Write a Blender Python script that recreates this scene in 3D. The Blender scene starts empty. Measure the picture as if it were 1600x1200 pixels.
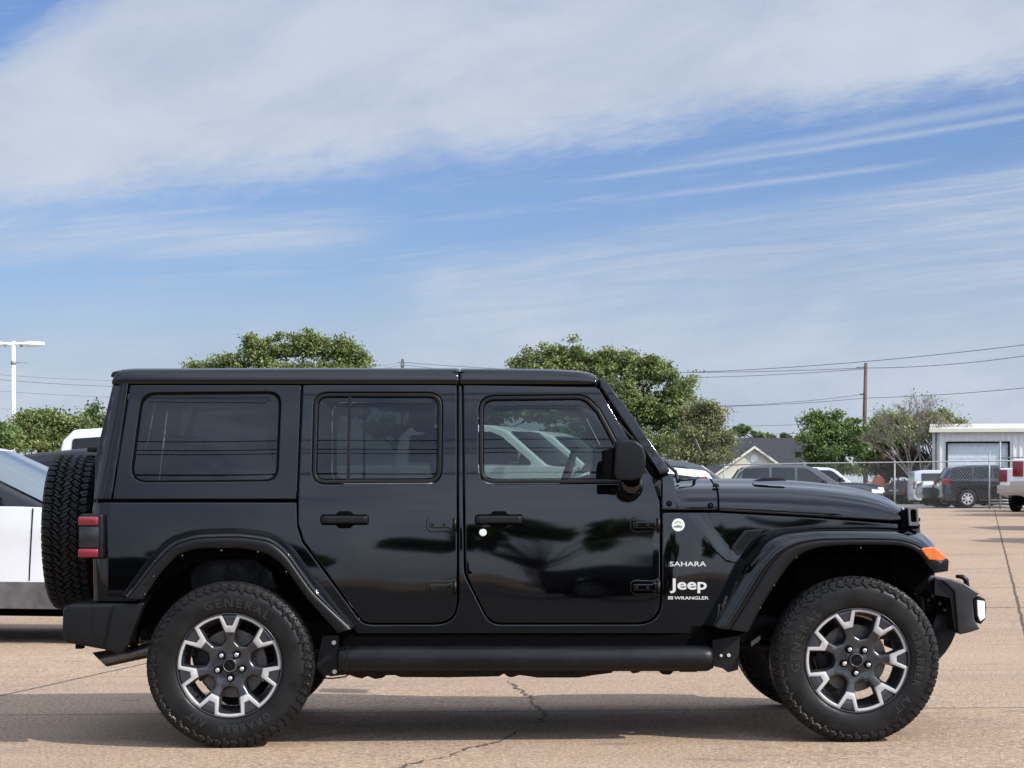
import bpy, bmesh, math, random
import numpy as np
from mathutils import Vector, Matrix
from mathutils.geometry import delaunay_2d_cdt
R = math.radians
PI = math.pi
random.seed(7)
sc = bpy.context.scene
col = sc.collection

# ------------------------------------------------------------------ camera, light, sky
F = 3489.0      # focal length in photo pixels (1600 wide)
H = 1.27        # camera height
cam = bpy.data.cameras.new('camera')
cam.sensor_width = 36.0
cam.lens = F / 1600 * 36
cam.shift_y = 150 / 1600
cam.clip_end = 3000
co = bpy.data.objects.new('camera', cam)
col.objects.link(co)
co.location = (0, 0, H)
co.rotation_euler = (R(90), 0, 0)
sc.camera = co
sc.view_settings.view_transform = 'Standard'
sc.view_settings.look = 'None'
sc.view_settings.exposure = 0.22
sc.view_settings.gamma = 1.0

TX, TY = 1.12, 0.66                      # shadow shift per metre of height (towards -x, +y)
sundir = Vector((TX, -TY, 1.0)).normalized()
SUN_EL = math.asin(sundir.z)
SUN_AZ = math.atan2(sundir.x, sundir.y)  # clockwise from +Y
sun = bpy.data.lights.new('sun', 'SUN')
sun.energy = 4.6
sun.angle = R(0.6)
sun.color = (1.0, 0.95, 0.88)
so = bpy.data.objects.new('sun', sun)
col.objects.link(so)
so.rotation_euler = (-sundir).to_track_quat('-Z', 'Y').to_euler()
so.location = (20, -20, 30)


class NT:
    """small node helper"""
    def __init__(s, tree):
        s.t = tree
        s.n = tree.nodes
        s.l = tree.links

    def node(s, typ, **kw):
        nd = s.n.new(typ)
        for k, v in kw.items():
            setattr(nd, k, v)
        return nd

    def put(s, sock, v):
        if v is None:
            return
        if hasattr(v, 'is_linked') or isinstance(v, bpy.types.NodeSocket):
            s.l.new(v, sock)
        else:
            if isinstance(v, (tuple, list)) and len(v) == 3 and sock.type == 'RGBA':
                v = (*v, 1)
            sock.default_value = v

    def math(s, op, a, b=None, c=None, clamp=False):
        nd = s.node('ShaderNodeMath', operation=op)
        nd.use_clamp = clamp
        s.put(nd.inputs[0], a)
        if b is not None: s.put(nd.inputs[1], b)
        if c is not None: s.put(nd.inputs[2], c)
        return nd.outputs[0]

    def mix(s, f, a, b):
        nd = s.node('ShaderNodeMix', data_type='RGBA')
        s.put(nd.inputs['Factor'], f)
        s.put(nd.inputs[6], a)
        s.put(nd.inputs[7], b)
        return nd.outputs[2]

    def ramp(s, v, a, b, lo=0.0, hi=1.0):
        nd = s.node('ShaderNodeMapRange')
        nd.interpolation_type = 'SMOOTHSTEP'
        s.put(nd.inputs[0], v)
        s.put(nd.inputs[1], a); s.put(nd.inputs[2], b)
        s.put(nd.inputs[3], lo); s.put(nd.inputs[4], hi)
        return nd.outputs[0]

    def noise(s, vec, scale, detail=4, rough=0.55, dist=0.0):
        nd = s.node('ShaderNodeTexNoise')
        s.put(nd.inputs['Vector'], vec)
        nd.inputs['Scale'].default_value = scale
        nd.inputs['Detail'].default_value = detail
        nd.inputs['Roughness'].default_value = rough
        nd.inputs['Distortion'].default_value = dist
        return nd.outputs[0]

    def comb(s, x, y, z=0.0):
        nd = s.node('ShaderNodeCombineXYZ')
        s.put(nd.inputs[0], x); s.put(nd.inputs[1], y); s.put(nd.inputs[2], z)
        return nd.outputs[0]


world = bpy.data.worlds.new('World')
sc.world = world
world.use_nodes = True
w = NT(world.node_tree)
w.n.clear()
sky = w.node('ShaderNodeTexSky', sky_type='NISHITA')
sky.sun_disc = False
sky.sun_elevation = SUN_EL
sky.sun_rotation = SUN_AZ
sky.air_density = 1.0
sky.dust_density = 0.6
sky.ozone_density = 2.0
tc = w.node('ShaderNodeTexCoord')
sep = w.node('ShaderNodeSeparateXYZ')
w.l.new(tc.outputs['Generated'], sep.inputs[0])
dx, dy, dz = sep.outputs
# azimuth from straight ahead and elevation, in degrees
az = w.math('MULTIPLY', w.math('ARCTAN2', dx, dy), 180 / PI)
el = w.math('MULTIPLY', w.math('ARCSINE', dz), 180 / PI)


def band(slope, c0, half, soft, wob=None):
    """1 inside a band of cloud el = c0 + slope*az"""
    v = w.math('SUBTRACT', el, w.math('MULTIPLY_ADD', az, slope, c0))
    if wob is not None:
        v = w.math('ADD', v, wob)
    return w.ramp(w.math('ABSOLUTE', v), half + soft, half - soft)


# streaky coordinates: stretched along a slightly rising direction
sy = w.math('SUBTRACT', el, w.math('MULTIPLY', az, 0.16))
streak = w.comb(w.math('MULTIPLY', az, 0.13), w.math('MULTIPLY', sy, 0.95))
n1 = w.noise(streak, 0.9, 7, 0.62, 0.25)
soft = w.comb(w.math('MULTIPLY', az, 0.28), w.math('MULTIPLY', sy, 0.62))
n2 = w.noise(soft, 0.55, 5, 0.6, 0.4)
n3 = w.noise(w.comb(w.math('MULTIPLY', az, 0.5), w.math('MULTIPLY', sy, 1.6)), 1.6, 6, 0.68, 0.5)
wob = w.math('MULTIPLY', w.math('SUBTRACT', n2, 0.5), 3.6)
wob2 = w.math('MULTIPLY', w.math('SUBTRACT', n1, 0.5), 2.0)
# upper bank: everything above a rising line
up = w.ramp(w.math('ADD', w.math('SUBTRACT', el, w.math('MULTIPLY_ADD', az, 0.125, 8.5)), w.math('ADD', w.math('MULTIPLY', wob, 0.45), w.math('MULTIPLY', w.math('SUBTRACT', n3, 0.5), 1.3))), -0.75, 0.85)
up = w.math('MULTIPLY', up, w.ramp(w.math('ADD', el, w.math('ADD', w.math('MULTIPLY', az, -0.55), wob)), 18.3, 16.9))
up = w.math('MULTIPLY', up, w.ramp(w.math('ADD', n3, w.math('MULTIPLY', n2, 0.6)), 0.42, 0.72, 0.80, 1.0))
# haze near the horizon, a lens of cirrus at left, a rising veil at right
fib = w.noise(w.comb(w.math('MULTIPLY', az, 0.10), w.math('MULTIPLY', w.math('SUBTRACT', el, w.math('MULTIPLY', az, 0.10)), 1.5)), 1.5, 8, 0.70, 0.9)
fibm = w.ramp(fib, 0.34, 0.66, 0.45, 1.0)
low = w.ramp(w.math('ADD', w.math('SUBTRACT', el, w.math('MULTIPLY', az, 0.03)), w.math('MULTIPLY', wob2, 0.45)), 6.0, 2.2, 0.0, 0.90)
low = w.math('MULTIPLY', low, w.ramp(n1, 0.28, 0.62, 0.72, 1.0))
veil = w.math('MULTIPLY', band(0.045, 6.55, 0.45, 0.50, w.math('MULTIPLY', wob2, 0.35)), w.ramp(az, -2.4, -5.5, 0.0, 0.80))
veil = w.math('MULTIPLY', veil, fibm)
core = w.math('MULTIPLY', band(0.07, 6.42, 0.05, 0.30, w.math('MULTIPLY', wob2, 0.3)), w.math('MULTIPLY', w.ramp(az, -2.5, -4.5), w.ramp(az, -9.5, -7.0, 0.0, 0.55)))
c1 = w.math('MULTIPLY', band(0.122, 7.42, 0.05, 0.10, w.math('MULTIPLY', wob2, 0.16)), w.ramp(az, 1.0, 3.2, 0.0, 0.62))
c2 = w.math('MULTIPLY', band(0.14, 7.52, 0.07, 0.16, w.math('MULTIPLY', wob2, 0.2)), w.ramp(az, 2.5, 6.0, 0.0, 0.55))
c3 = w.math('MULTIPLY', band(0.108, 6.85, 0.04, 0.11, w.math('MULTIPLY', wob2, 0.14)), w.math('MULTIPLY', w.ramp(az, 1.5, 4.5, 0.0, 0.55), w.ramp(az, 11.5, 9.0)))
rgt = w.ramp(w.math('ADD', w.math('SUBTRACT', el, w.math('MULTIPLY_ADD', az, 0.155, 6.05)), w.math('MULTIPLY', wob2, 0.30)), 0.25, -0.75, 0.0, 0.72)
rgt = w.math('MULTIPLY', w.math('MULTIPLY', rgt, fibm), w.ramp(az, -4.0, -1.5))
wisps = w.math('MULTIPLY', w.ramp(fib, 0.50, 0.74), 0.34)
cov = up
for m in (low, veil, core, c1, c2, c3, rgt, wisps):
    cov = w.math('SUBTRACT', 1.0, w.math('MULTIPLY', w.math('SUBTRACT', 1.0, cov), w.math('SUBTRACT', 1.0, m)))
# away from the view: plain broken cloud of the same kind
side = w.ramp(w.math('ABSOLUTE', az), 16.0, 30.0)
high = w.ramp(el, 14.0, 24.0)
away = w.math('MAXIMUM', side, high)
dirn = w.noise(tc.outputs['Generated'], 2.4, 6, 0.6, 0.3)
gen = w.ramp(dirn, 0.36, 0.62, 0.25, 0.90)
cov = w.math('ADD', w.math('MULTIPLY', cov, w.math('SUBTRACT', 1.0, away)), w.math('MULTIPLY', gen, away))
skyc = w.node('ShaderNodeMix', data_type='RGBA', blend_type='MULTIPLY')
skyc.inputs['Factor'].default_value = 1.0
w.l.new(sky.outputs[0], skyc.inputs[6])
skyc.inputs[7].default_value = (0.66, 0.765, 1.06, 1)
cloudc0 = w.mix(w.ramp(n2, 0.3, 0.7), (4.15, 4.85, 6.1), (5.15, 5.75, 6.7))
# clouds towards the sun are brighter
dt = w.node('ShaderNodeVectorMath', operation='DOT_PRODUCT')
w.l.new(tc.outputs['Generated'], dt.inputs[0]); dt.inputs[1].default_value = sundir
glow = w.math('MULTIPLY', w.ramp(dt.outputs['Value'], 0.0, 1.0, 1.0, 2.7), w.math('MULTIPLY_ADD', away, 0.55, 1.0))
cloudc = w.node('ShaderNodeVectorMath', operation='SCALE')
w.l.new(cloudc0, cloudc.inputs[0]); w.l.new(glow, cloudc.inputs['Scale'])
cloudc = cloudc.outputs[0]
tot = w.mix(cov, skyc.outputs[2], cloudc)
bg = w.node('ShaderNodeBackground')
w.l.new(tot, bg.inputs[0])
bg.inputs[1].default_value = 0.098
wo = w.node('ShaderNodeOutputWorld')
w.l.new(bg.outputs[0], wo.inputs[0])


# ------------------------------------------------------------------ materials
def mat(name, base, rough=0.5, metal=0.0, coat=0.0, spec=0.5, bump=0.0, bscale=200.0, vary=0.0, vscale=6.0, emit=None):
    m = bpy.data.materials.new(name)
    m.use_nodes = True
    t = NT(m.node_tree)
    b = t.n['Principled BSDF']
    b.inputs['Base Color'].default_value = (*base, 1)
    b.inputs['Roughness'].default_value = rough
    b.inputs['Metallic'].default_value = metal
    b.inputs['Coat Weight'].default_value = coat
    b.inputs['Coat Roughness'].default_value = 0.02
    b.inputs['Specular IOR Level'].default_value = spec
    obc = t.node('ShaderNodeTexCoord').outputs['Object']
    if vary > 0:
        n = t.noise(obc, vscale, 5, 0.6)
        c = t.mix(t.ramp(n, 0.3, 0.7), tuple(x * (1 - vary) for x in base), tuple(min(1, x * (1 + vary)) for x in base))
        t.l.new(c, b.inputs['Base Color'])
        r = t.ramp(n, 0.3, 0.7, max(0, rough * (1 - vary)), min(1, rough * (1 + vary)))
        t.l.new(r, b.inputs['Roughness'])
    if bump > 0:
        bn = t.node('ShaderNodeBump')
        bn.inputs['Strength'].default_value = bump
        bn.inputs['Distance'].default_value = 0.002
        t.l.new(t.noise(obc, bscale, 3, 0.6), bn.inputs['Height'])
        t.l.new(bn.outputs[0], b.inputs['Normal'])
    if emit:
        b.inputs['Emission Color'].default_value = (*emit, 1)
        b.inputs['Emission Strength'].default_value = 1
    return m


def glass(name, tint, ior=1.5, boost=0.0):
    """tinted window: darkens what is behind, mirrors the sky"""
    m = bpy.data.materials.new(name)
    m.use_nodes = True
    t = NT(m.node_tree)
    t.n.remove(t.n['Principled BSDF'])
    out = t.n['Material Output']
    tr = t.node('ShaderNodeBsdfTransparent')
    tr.inputs[0].default_value = (*tint, 1)
    gl = t.node('ShaderNodeBsdfGlossy')
    gl.inputs['Roughness'].default_value = 0.0
    gl.inputs[0].default_value = (1, 1, 1, 1)
    fr = t.node('ShaderNodeFresnel')
    fr.inputs[0].default_value = ior
    f = t.math('ADD', fr.outputs[0], boost, clamp=True)
    mx = t.node('ShaderNodeMixShader')
    t.l.new(f, mx.inputs[0]); t.l.new(tr.outputs[0], mx.inputs[1]); t.l.new(gl.outputs[0], mx.inputs[2])
    t.l.new(mx.outputs[0], out.inputs[0])
    return m


M = {}
M['paint'] = mat('black_paint', (0.0008, 0.0008, 0.0010), 0.03, coat=0.0, spec=0.56)
M['hardtop'] = mat('black_hardtop', (0.002, 0.002, 0.0025), 0.09, spec=0.50, bump=0.02, bscale=600)
M['satin'] = mat('satin_black_plastic', (0.0042, 0.0042, 0.0048), 0.40, spec=0.26, bump=0.15, bscale=900, vary=0.15)
M['satin2'] = mat('worn_black_plastic', (0.0045, 0.0045, 0.005), 0.34, spec=0.27, bump=0.2, bscale=700, vary=0.25)
M['trim'] = mat('window_rubber', (0.012, 0.012, 0.012), 0.35, vary=0.2)
M['matte'] = mat('matte_black', (0.0018, 0.0018, 0.0018), 0.8, spec=0.05)
M['frame'] = mat('chassis_black', (0.005, 0.005, 0.006), 0.5, spec=0.25, vary=0.5, vscale=14)
M['rubber'] = mat('tyre_rubber', (0.0070, 0.0067, 0.0064), 0.5, spec=0.24, bump=0.25, bscale=260, vary=0.35, vscale=9)
M['rubber_letter'] = mat('tyre_lettering', (0.0115, 0.0115, 0.0115), 0.6, spec=0.4)
M['rimdark'] = mat('rim_grey_paint', (0.030, 0.030, 0.033), 0.28, metal=0.25, coat=0.4)
M['machined'] = mat('machined_aluminium', (0.40, 0.39, 0.38), 0.5, metal=0.2, vary=0.04)
M['chrome'] = mat('chrome', (0.75, 0.75, 0.75), 0.18, metal=1.0)
M['steel'] = mat('brake_steel', (0.16, 0.15, 0.14), 0.45, metal=0.8, vary=0.4, vscale=20)
M['exh'] = mat('exhaust_steel', (0.16, 0.155, 0.15), 0.38, metal=0.9, vary=0.3, vscale=12)
M['bumpf'] = mat('front_bumper_plastic', (0.016, 0.016, 0.017), 0.34, spec=0.5, bump=0.15, bscale=800, vary=0.2)
M['red'] = mat('red_lens', (0.17, 0.005, 0.012), 0.12, coat=0.6, bump=0.6, bscale=160)
M['smoke'] = mat('smoked_lens', (0.016, 0.016, 0.017), 0.16, bump=0.05)
M['amber'] = mat('amber_lens', (0.62, 0.13, 0.018), 0.14, coat=0.6, bump=0.8, bscale=130, vary=0.25, vscale=30)
M['lampglass'] = mat('lamp_glass', (0.80, 0.83, 0.80), 0.1, coat=0.5)
M['badge'] = mat('badge_silver', (0.60, 0.58, 0.54), 0.35, metal=0.4)
M['sticker'] = mat('sticker_pale', (0.66, 0.70, 0.58), 0.35)
M['greymark'] = mat('grey_mark', (0.12, 0.13, 0.11), 0.5)
M['glassf'] = glass('front_window_glass', (0.40, 0.47, 0.44), 1.5, 0.0)
M['glassr'] = glass('privacy_glass', (0.17, 0.19, 0.19), 1.5, 0.0)
M['glassq'] = glass('dark_privacy_glass', (0.10, 0.11, 0.11), 1.5, 0.0)
M['seat'] = mat('seat_cloth', (0.02, 0.02, 0.021), 0.7, bump=0.3, bscale=300)
M['cabin'] = mat('cabin_plastic', (0.012, 0.012, 0.013), 0.7)
M['white'] = mat('white_paint', (0.74, 0.75, 0.76), 0.25, coat=0.6, vary=0.02)
M['silver'] = mat('silver_paint', (0.46, 0.50, 0.55), 0.28, metal=0.2, coat=0.6)
M['cblack'] = mat('car_black_paint', (0.010, 0.010, 0.012), 0.12, coat=0.5)
M['cgrey'] = mat('car_grey_paint', (0.055, 0.06, 0.068), 0.22, metal=0.3, coat=0.6)
M['clad'] = mat('grey_cladding', (0.105, 0.10, 0.094), 0.6, vary=0.35, vscale=5)
M['cglass'] = mat('car_glass', (0.008, 0.010, 0.011), 0.03, spec=0.45)
M['cglassd'] = mat('dark_car_glass', (0.006, 0.008, 0.009), 0.06, spec=0.12)
M['cglass2'] = mat('car_windscreen', (0.09, 0.11, 0.115), 0.12, spec=1.0, coat=0.6)
M['bumper'] = mat('bumper_metal', (0.42, 0.39, 0.34), 0.4, metal=0.4)
M['galv'] = mat('galvanised_steel', (0.27, 0.28, 0.27), 0.5, metal=0.3, vary=0.15)
M['poleW'] = mat('white_painted_pole', (0.78, 0.79, 0.80), 0.4)
M['wood'] = mat('weathered_pole_wood', (0.10, 0.065, 0.045), 0.9, vary=0.35, vscale=2.5)
M['wire'] = mat('wire', (0.16, 0.17, 0.19), 0.6)
M['roofd'] = mat('dark_shingles', (0.022, 0.022, 0.026), 0.9, bump=0.5, bscale=6, vary=0.35, vscale=5)
M['siding'] = mat('cream_siding', (0.52, 0.50, 0.43), 0.8, vary=0.06)
M['mtlwall'] = mat('pale_metal_siding', (0.60, 0.60, 0.58), 0.45, vary=0.06)
M['mtldoor'] = mat('roller_door', (0.50, 0.55, 0.59), 0.5, vary=0.08)
M['mtltrim'] = mat('beige_trim', (0.55, 0.52, 0.45), 0.5, vary=0.05)
M['bark'] = mat('bark', (0.055, 0.042, 0.032), 0.95, vary=0.4, vscale=6)
M['palebark'] = mat('pale_bark', (0.26, 0.235, 0.205), 0.9, vary=0.4, vscale=4)
M['blockwall'] = mat('block_wall', (0.26, 0.25, 0.23), 0.9, vary=0.15)
M['orange'] = mat('orange_tarp', (0.42, 0.12, 0.05), 0.7)


def leafmat(name, a, b, c):
    m = bpy.data.materials.new(name)
    m.use_nodes = True
    t = NT(m.node_tree)
    bs = t.n['Principled BSDF']
    at = t.node('ShaderNodeAttribute', attribute_name='tone')
    f = at.outputs['Fac']
    c1_ = t.mix(t.ramp(f, 0.0, 0.5), a, b)
    c2_ = t.mix(t.ramp(f, 0.5, 1.0), c1_, c)
    t.l.new(c2_, bs.inputs['Base Color'])
    bs.inputs['Roughness'].default_value = 0.62
    bs.inputs['Specular IOR Level'].default_value = 0.3
    tr = t.node('ShaderNodeBsdfTranslucent')
    t.l.new(c2_, tr.inputs[0])
    mx = t.node('ShaderNodeMixShader')
    mx.inputs[0].default_value = 0.3
    t.l.new(bs.outputs[0], mx.inputs[1]); t.l.new(tr.outputs[0], mx.inputs[2])
    t.l.new(mx.outputs[0], t.n['Material Output'].inputs[0])
    return m


M['leaf'] = leafmat('leaf_green', (0.085, 0.115, 0.036), (0.165, 0.205, 0.066), (0.28, 0.32, 0.115))
M['leafd'] = leafmat('leaf_dark_green', (0.06, 0.10, 0.030), (0.125, 0.185, 0.055), (0.21, 0.28, 0.09))
M['leafy'] = leafmat('leaf_olive', (0.12, 0.13, 0.06), (0.20, 0.21, 0.095), (0.30, 0.295, 0.15))
M['leafb'] = leafmat('leaf_brown', (0.06, 0.042, 0.03), (0.10, 0.065, 0.05), (0.13, 0.10, 0.07))


# ------------------------------------------------------------------ object helpers
def tag(o, label=None, cat=None, group=None, kind=None):
    if label: o['label'] = label
    if cat: o['category'] = cat
    if group: o['group'] = group
    if kind: o['kind'] = kind
    return o


def empty(name, loc=(0, 0, 0), rz=0.0, label=None, cat=None, group=None):
    o = bpy.data.objects.new(name, None)
    col.objects.link(o)
    o.location = loc
    o.rotation_euler = (0, 0, rz)
    o.empty_display_size = 0.2
    return tag(o, label, cat, group)


def link(name, me, parent=None, loc=None):
    o = bpy.data.objects.new(name, me)
    col.objects.link(o)
    if parent is not None:
        o.parent = parent
    if loc is not None:
        o.location = loc
    return o


class MB:
    def __init__(s):
        s.v = []; s.f = []; s.sm = []

    def add(s, vs, fs, smooth=False):
        k = len(s.v)
        s.v += [tuple(p) for p in vs]
        s.f += [tuple(i + k for i in f) for f in fs]
        s.sm += [smooth] * len(fs)
        return s

    def box(s, x0, x1, y0, y1, z0, z1):
        vs = [(x, y, z) for x in (x0, x1) for y in (y0, y1) for z in (z0, z1)]
        return s.add(vs, [(0, 1, 3, 2), (4, 6, 7, 5), (0, 4, 5, 1), (2, 3, 7, 6), (0, 2, 6, 4), (1, 5, 7, 3)])

    def prism(s, pts, y0, y1, fy=None):
        """pts in x,z; extruded y0..y1"""
        n = len(pts)
        a = area2(pts)
        if a < 0: pts = pts[::-1]
        vs = [(p[0], y0 + (fy(p[1]) if fy else 0), p[1]) for p in pts] + [(p[0], y1 - (fy(p[1]) if fy else 0), p[1]) for p in pts]
        fs = [tuple(range(n)), tuple(range(2 * n - 1, n - 1, -1))]
        for i in range(n):
            j = (i + 1) % n
            fs.append((j, i, n + i, n + j))
        return s.add(vs, fs)

    def tube(s, pts, r, n=10, cap=True, ry=None):
        """pts list of vectors; r number or list"""
        pts = [Vector(p) for p in pts]
        rs = r if isinstance(r, (list, tuple)) else [r] * len(pts)
        rings = []
        ref = None
        for i, p in enumerate(pts):
            a = pts[max(0, i - 1)]; b = pts[min(len(pts) - 1, i + 1)]
            t = (b - a).normalized()
            if ref is None:
                ref = Vector((0, 0, 1)) if abs(t.z) < 0.9 else Vector((1, 0, 0))
            u = t.cross(ref).normalized(); v_ = t.cross(u).normalized()
            ref = -v_ if False else ref
            rings.append([p + u * math.cos(2 * PI * k / n) * rs[i] + v_ * math.sin(2 * PI * k / n) * rs[i] * (ry or 1) for k in range(n)])
        vs = [q for rg in rings for q in rg]
        fs = []
        for i in range(len(rings) - 1):
            for k in range(n):
                k2 = (k + 1) % n
                fs.append((i * n + k, i * n + k2, (i + 1) * n + k2, (i + 1) * n + k))
        s.add(vs, fs, True)
        if cap:
            k0 = len(s.v) - len(vs)
            s.f.append(tuple(k0 + i for i in range(n))[::-1]); s.sm.append(False)
            k1 = k0 + (len(rings) - 1) * n
            s.f.append(tuple(k1 + i for i in range(n))); s.sm.append(False)
        return s

    def grid(s, rows, smooth=True, close=False):
        n = len(rows[0])
        vs = [p for r_ in rows for p in r_]
        fs = []
        for i in range(len(rows) - 1):
            for k in range(n if close else n - 1):
                k2 = (k + 1) % n
                fs.append((i * n + k, i * n + k2, (i + 1) * n + k2, (i + 1) * n + k))
        return s.add(vs, fs, smooth)

    def xform(s, fn):
        s.v = [tuple(fn(p)) for p in s.v]
        return s

    def mesh(s, name, m):
        me = bpy.data.meshes.new(name)
        me.from_pydata(s.v, [], s.f)
        me.polygons.foreach_set('use_smooth', s.sm)
        if m is not None: me.materials.append(m)
        me.update()
        return me

    def build(s, name, m, parent=None, bevel=0.0, seg=2, recalc=True, angle=40, loc=None):
        me = s.mesh(name, m)
        if recalc or bevel:
            bm = bmesh.new(); bm.from_mesh(me)
            bmesh.ops.remove_doubles(bm, verts=bm.verts, dist=1e-5)
            bmesh.ops.recalc_face_normals(bm, faces=bm.faces)
            if bevel:
                es = [e for e in bm.edges if len(e.link_faces) == 2 and e.calc_face_angle(0) > R(angle)]
                if es:
                    bmesh.ops.bevel(bm, geom=es, offset=bevel, segments=seg, affect='EDGES', profile=0.6, clamp_overlap=True)
                for f in bm.faces: f.smooth = True
                for e in bm.edges:
                    if len(e.link_faces) == 2 and e.calc_face_angle(0) > R(50): e.smooth = False
            bm.to_mesh(me); bm.free()
        return link(name, me, parent, loc)


def area2(p):
    return 0.5 * sum(p[i][0] * p[(i + 1) % len(p)][1] - p[(i + 1) % len(p)][0] * p[i][1] for i in range(len(p)))


def rounded(pts, rdef=0.0, seg=6):
    """pts: (x,y[,r]); returns the polygon with its corners rounded"""
    out = []
    n = len(pts)
    for i in range(n):
        p = Vector(pts[i][:2]); r = pts[i][2] if len(pts[i]) > 2 else rdef
        if r <= 0:
            out.append((p.x, p.y)); continue
        a = Vector(pts[i - 1][:2]); b = Vector(pts[(i + 1) % n][:2])
        u = (a - p); v = (b - p); lu, lv = u.length, v.length
        u.normalize(); v.normalize()
        ang = math.acos(max(-1, min(1, u.dot(v))))
        if ang > R(176):
            out.append((p.x, p.y)); continue
        t = min(r / math.tan(ang / 2), lu * 0.48, lv * 0.48)
        p0 = p + u * t; p1 = p + v * t
        k = seg if ang < R(150) else 4
        for j in range(k + 1):
            s_ = j / k
            q = p0 * (1 - s_) ** 2 + p * 2 * s_ * (1 - s_) + p1 * s_ ** 2
            out.append((q.x, q.y))
    return out


def densify(p, mx):
    out = []
    for i in range(len(p)):
        a = p[i]; b = p[(i + 1) % len(p)]
        d = math.hypot(b[0] - a[0], b[1] - a[1])
        k = max(1, int(math.ceil(d / mx)))
        for j in range(k):
            out.append((a[0] + (b[0] - a[0]) * j / k, a[1] + (b[1] - a[1]) * j / k))
    return out


def offset(p, d):
    """positive d moves a CCW polygon inward"""
    n = len(p); out = []
    for i in range(n):
        a = Vector(p[i - 1]); b = Vector(p[i]); c = Vector(p[(i + 1) % n])
        e1 = (b - a); e2 = (c - b)
        if e1.length < 1e-9 or e2.length < 1e-9:
            out.append((b.x, b.y)); continue
        e1.normalize(); e2.normalize()
        n1 = Vector((-e1.y, e1.x)); n2 = Vector((-e2.y, e2.x))
        m = (n1 + n2)
        if m.length < 1e-6: m = n1
        m.normalize()
        k = max(0.35, m.dot(n1))
        q = b + m * (d / k)
        out.append((q.x, q.y))
    return out


def inside(p, poly):
    x, y = p; c = False
    n = len(poly); j = n - 1
    for i in range(n):
        xi, yi = poly[i]; xj, yj = poly[j]
        if (yi > y) != (yj > y) and x < (xj - xi) * (y - yi) / (yj - yi) + xi:
            c = not c
        j = i
    return c


def dist_poly(p, poly):
    best = 1e9
    for i in range(len(poly)):
        ax, ay = poly[i - 1]; bx, by = poly[i]
        dx_, dy_ = bx - ax, by - ay
        L = dx_ * dx_ + dy_ * dy_
        t = 0 if L == 0 else max(0, min(1, ((p[0] - ax) * dx_ + (p[1] - ay) * dy_) / L))
        d = (p[0] - ax - t * dx_) ** 2 + (p[1] - ay - t * dy_) ** 2
        if d < best: best = d
    return math.sqrt(best)


def fill2d(outer, holes, sp):
    """triangulate outer minus holes with a regular net of inner points; ring vertices come first and keep their order"""
    vs = [Vector(p) for p in outer]
    es = [(i, (i + 1) % len(outer)) for i in range(len(outer))]
    for h in holes:
        k = len(vs)
        vs += [Vector(p) for p in h]
        es += [(k + i, k + (i + 1) % len(h)) for i in range(len(h))]
    nr = len(vs)
    if sp:
        xs = [p[0] for p in outer]; ys = [p[1] for p in outer]
        nx = int((max(xs) - min(xs)) / sp); ny = int((max(ys) - min(ys)) / sp)
        for i in range(1, nx + 1):
            for j in range(1, ny + 1):
                p = (min(xs) + i * sp * 0.999, min(ys) + j * sp * 1.001)
                if inside(p, outer) and dist_poly(p, outer) > sp * 0.4 and not any(inside(p, h) or dist_poly(p, h) < sp * 0.4 for h in holes):
                    vs.append(Vector(p))
    rv, re, rf, ov, oe, of = delaunay_2d_cdt(vs, es, [], 0, 1e-7)
    tr = []
    for f in rf:
        c = sum((rv[i] for i in f), Vector((0, 0))) / len(f)
        if inside(c, outer) and not any(inside(c, h) for h in holes):
            tr.append(tuple(f))
    idx = {}
    for i, src in enumerate(ov):
        for s_ in src:
            idx[s_] = i
    return [tuple(p) for p in rv], tr, [idx.get(i, 0) for i in range(nr)]


# ------------------------------------------------------------------ ground
def gz(x):
    return -0.0041 + 0.0076 * max(-5.0, min(5.0, x))


def cpoly(px, py, d):
    """a pixel seen at depth d, as x,z"""
    return ((px - 800) / F * d, H - (py - 750) / F * d)


def gpt(px, py):
    d = F * H / (py - 750)
    return ((px - 800) / F * d, d)


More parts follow.
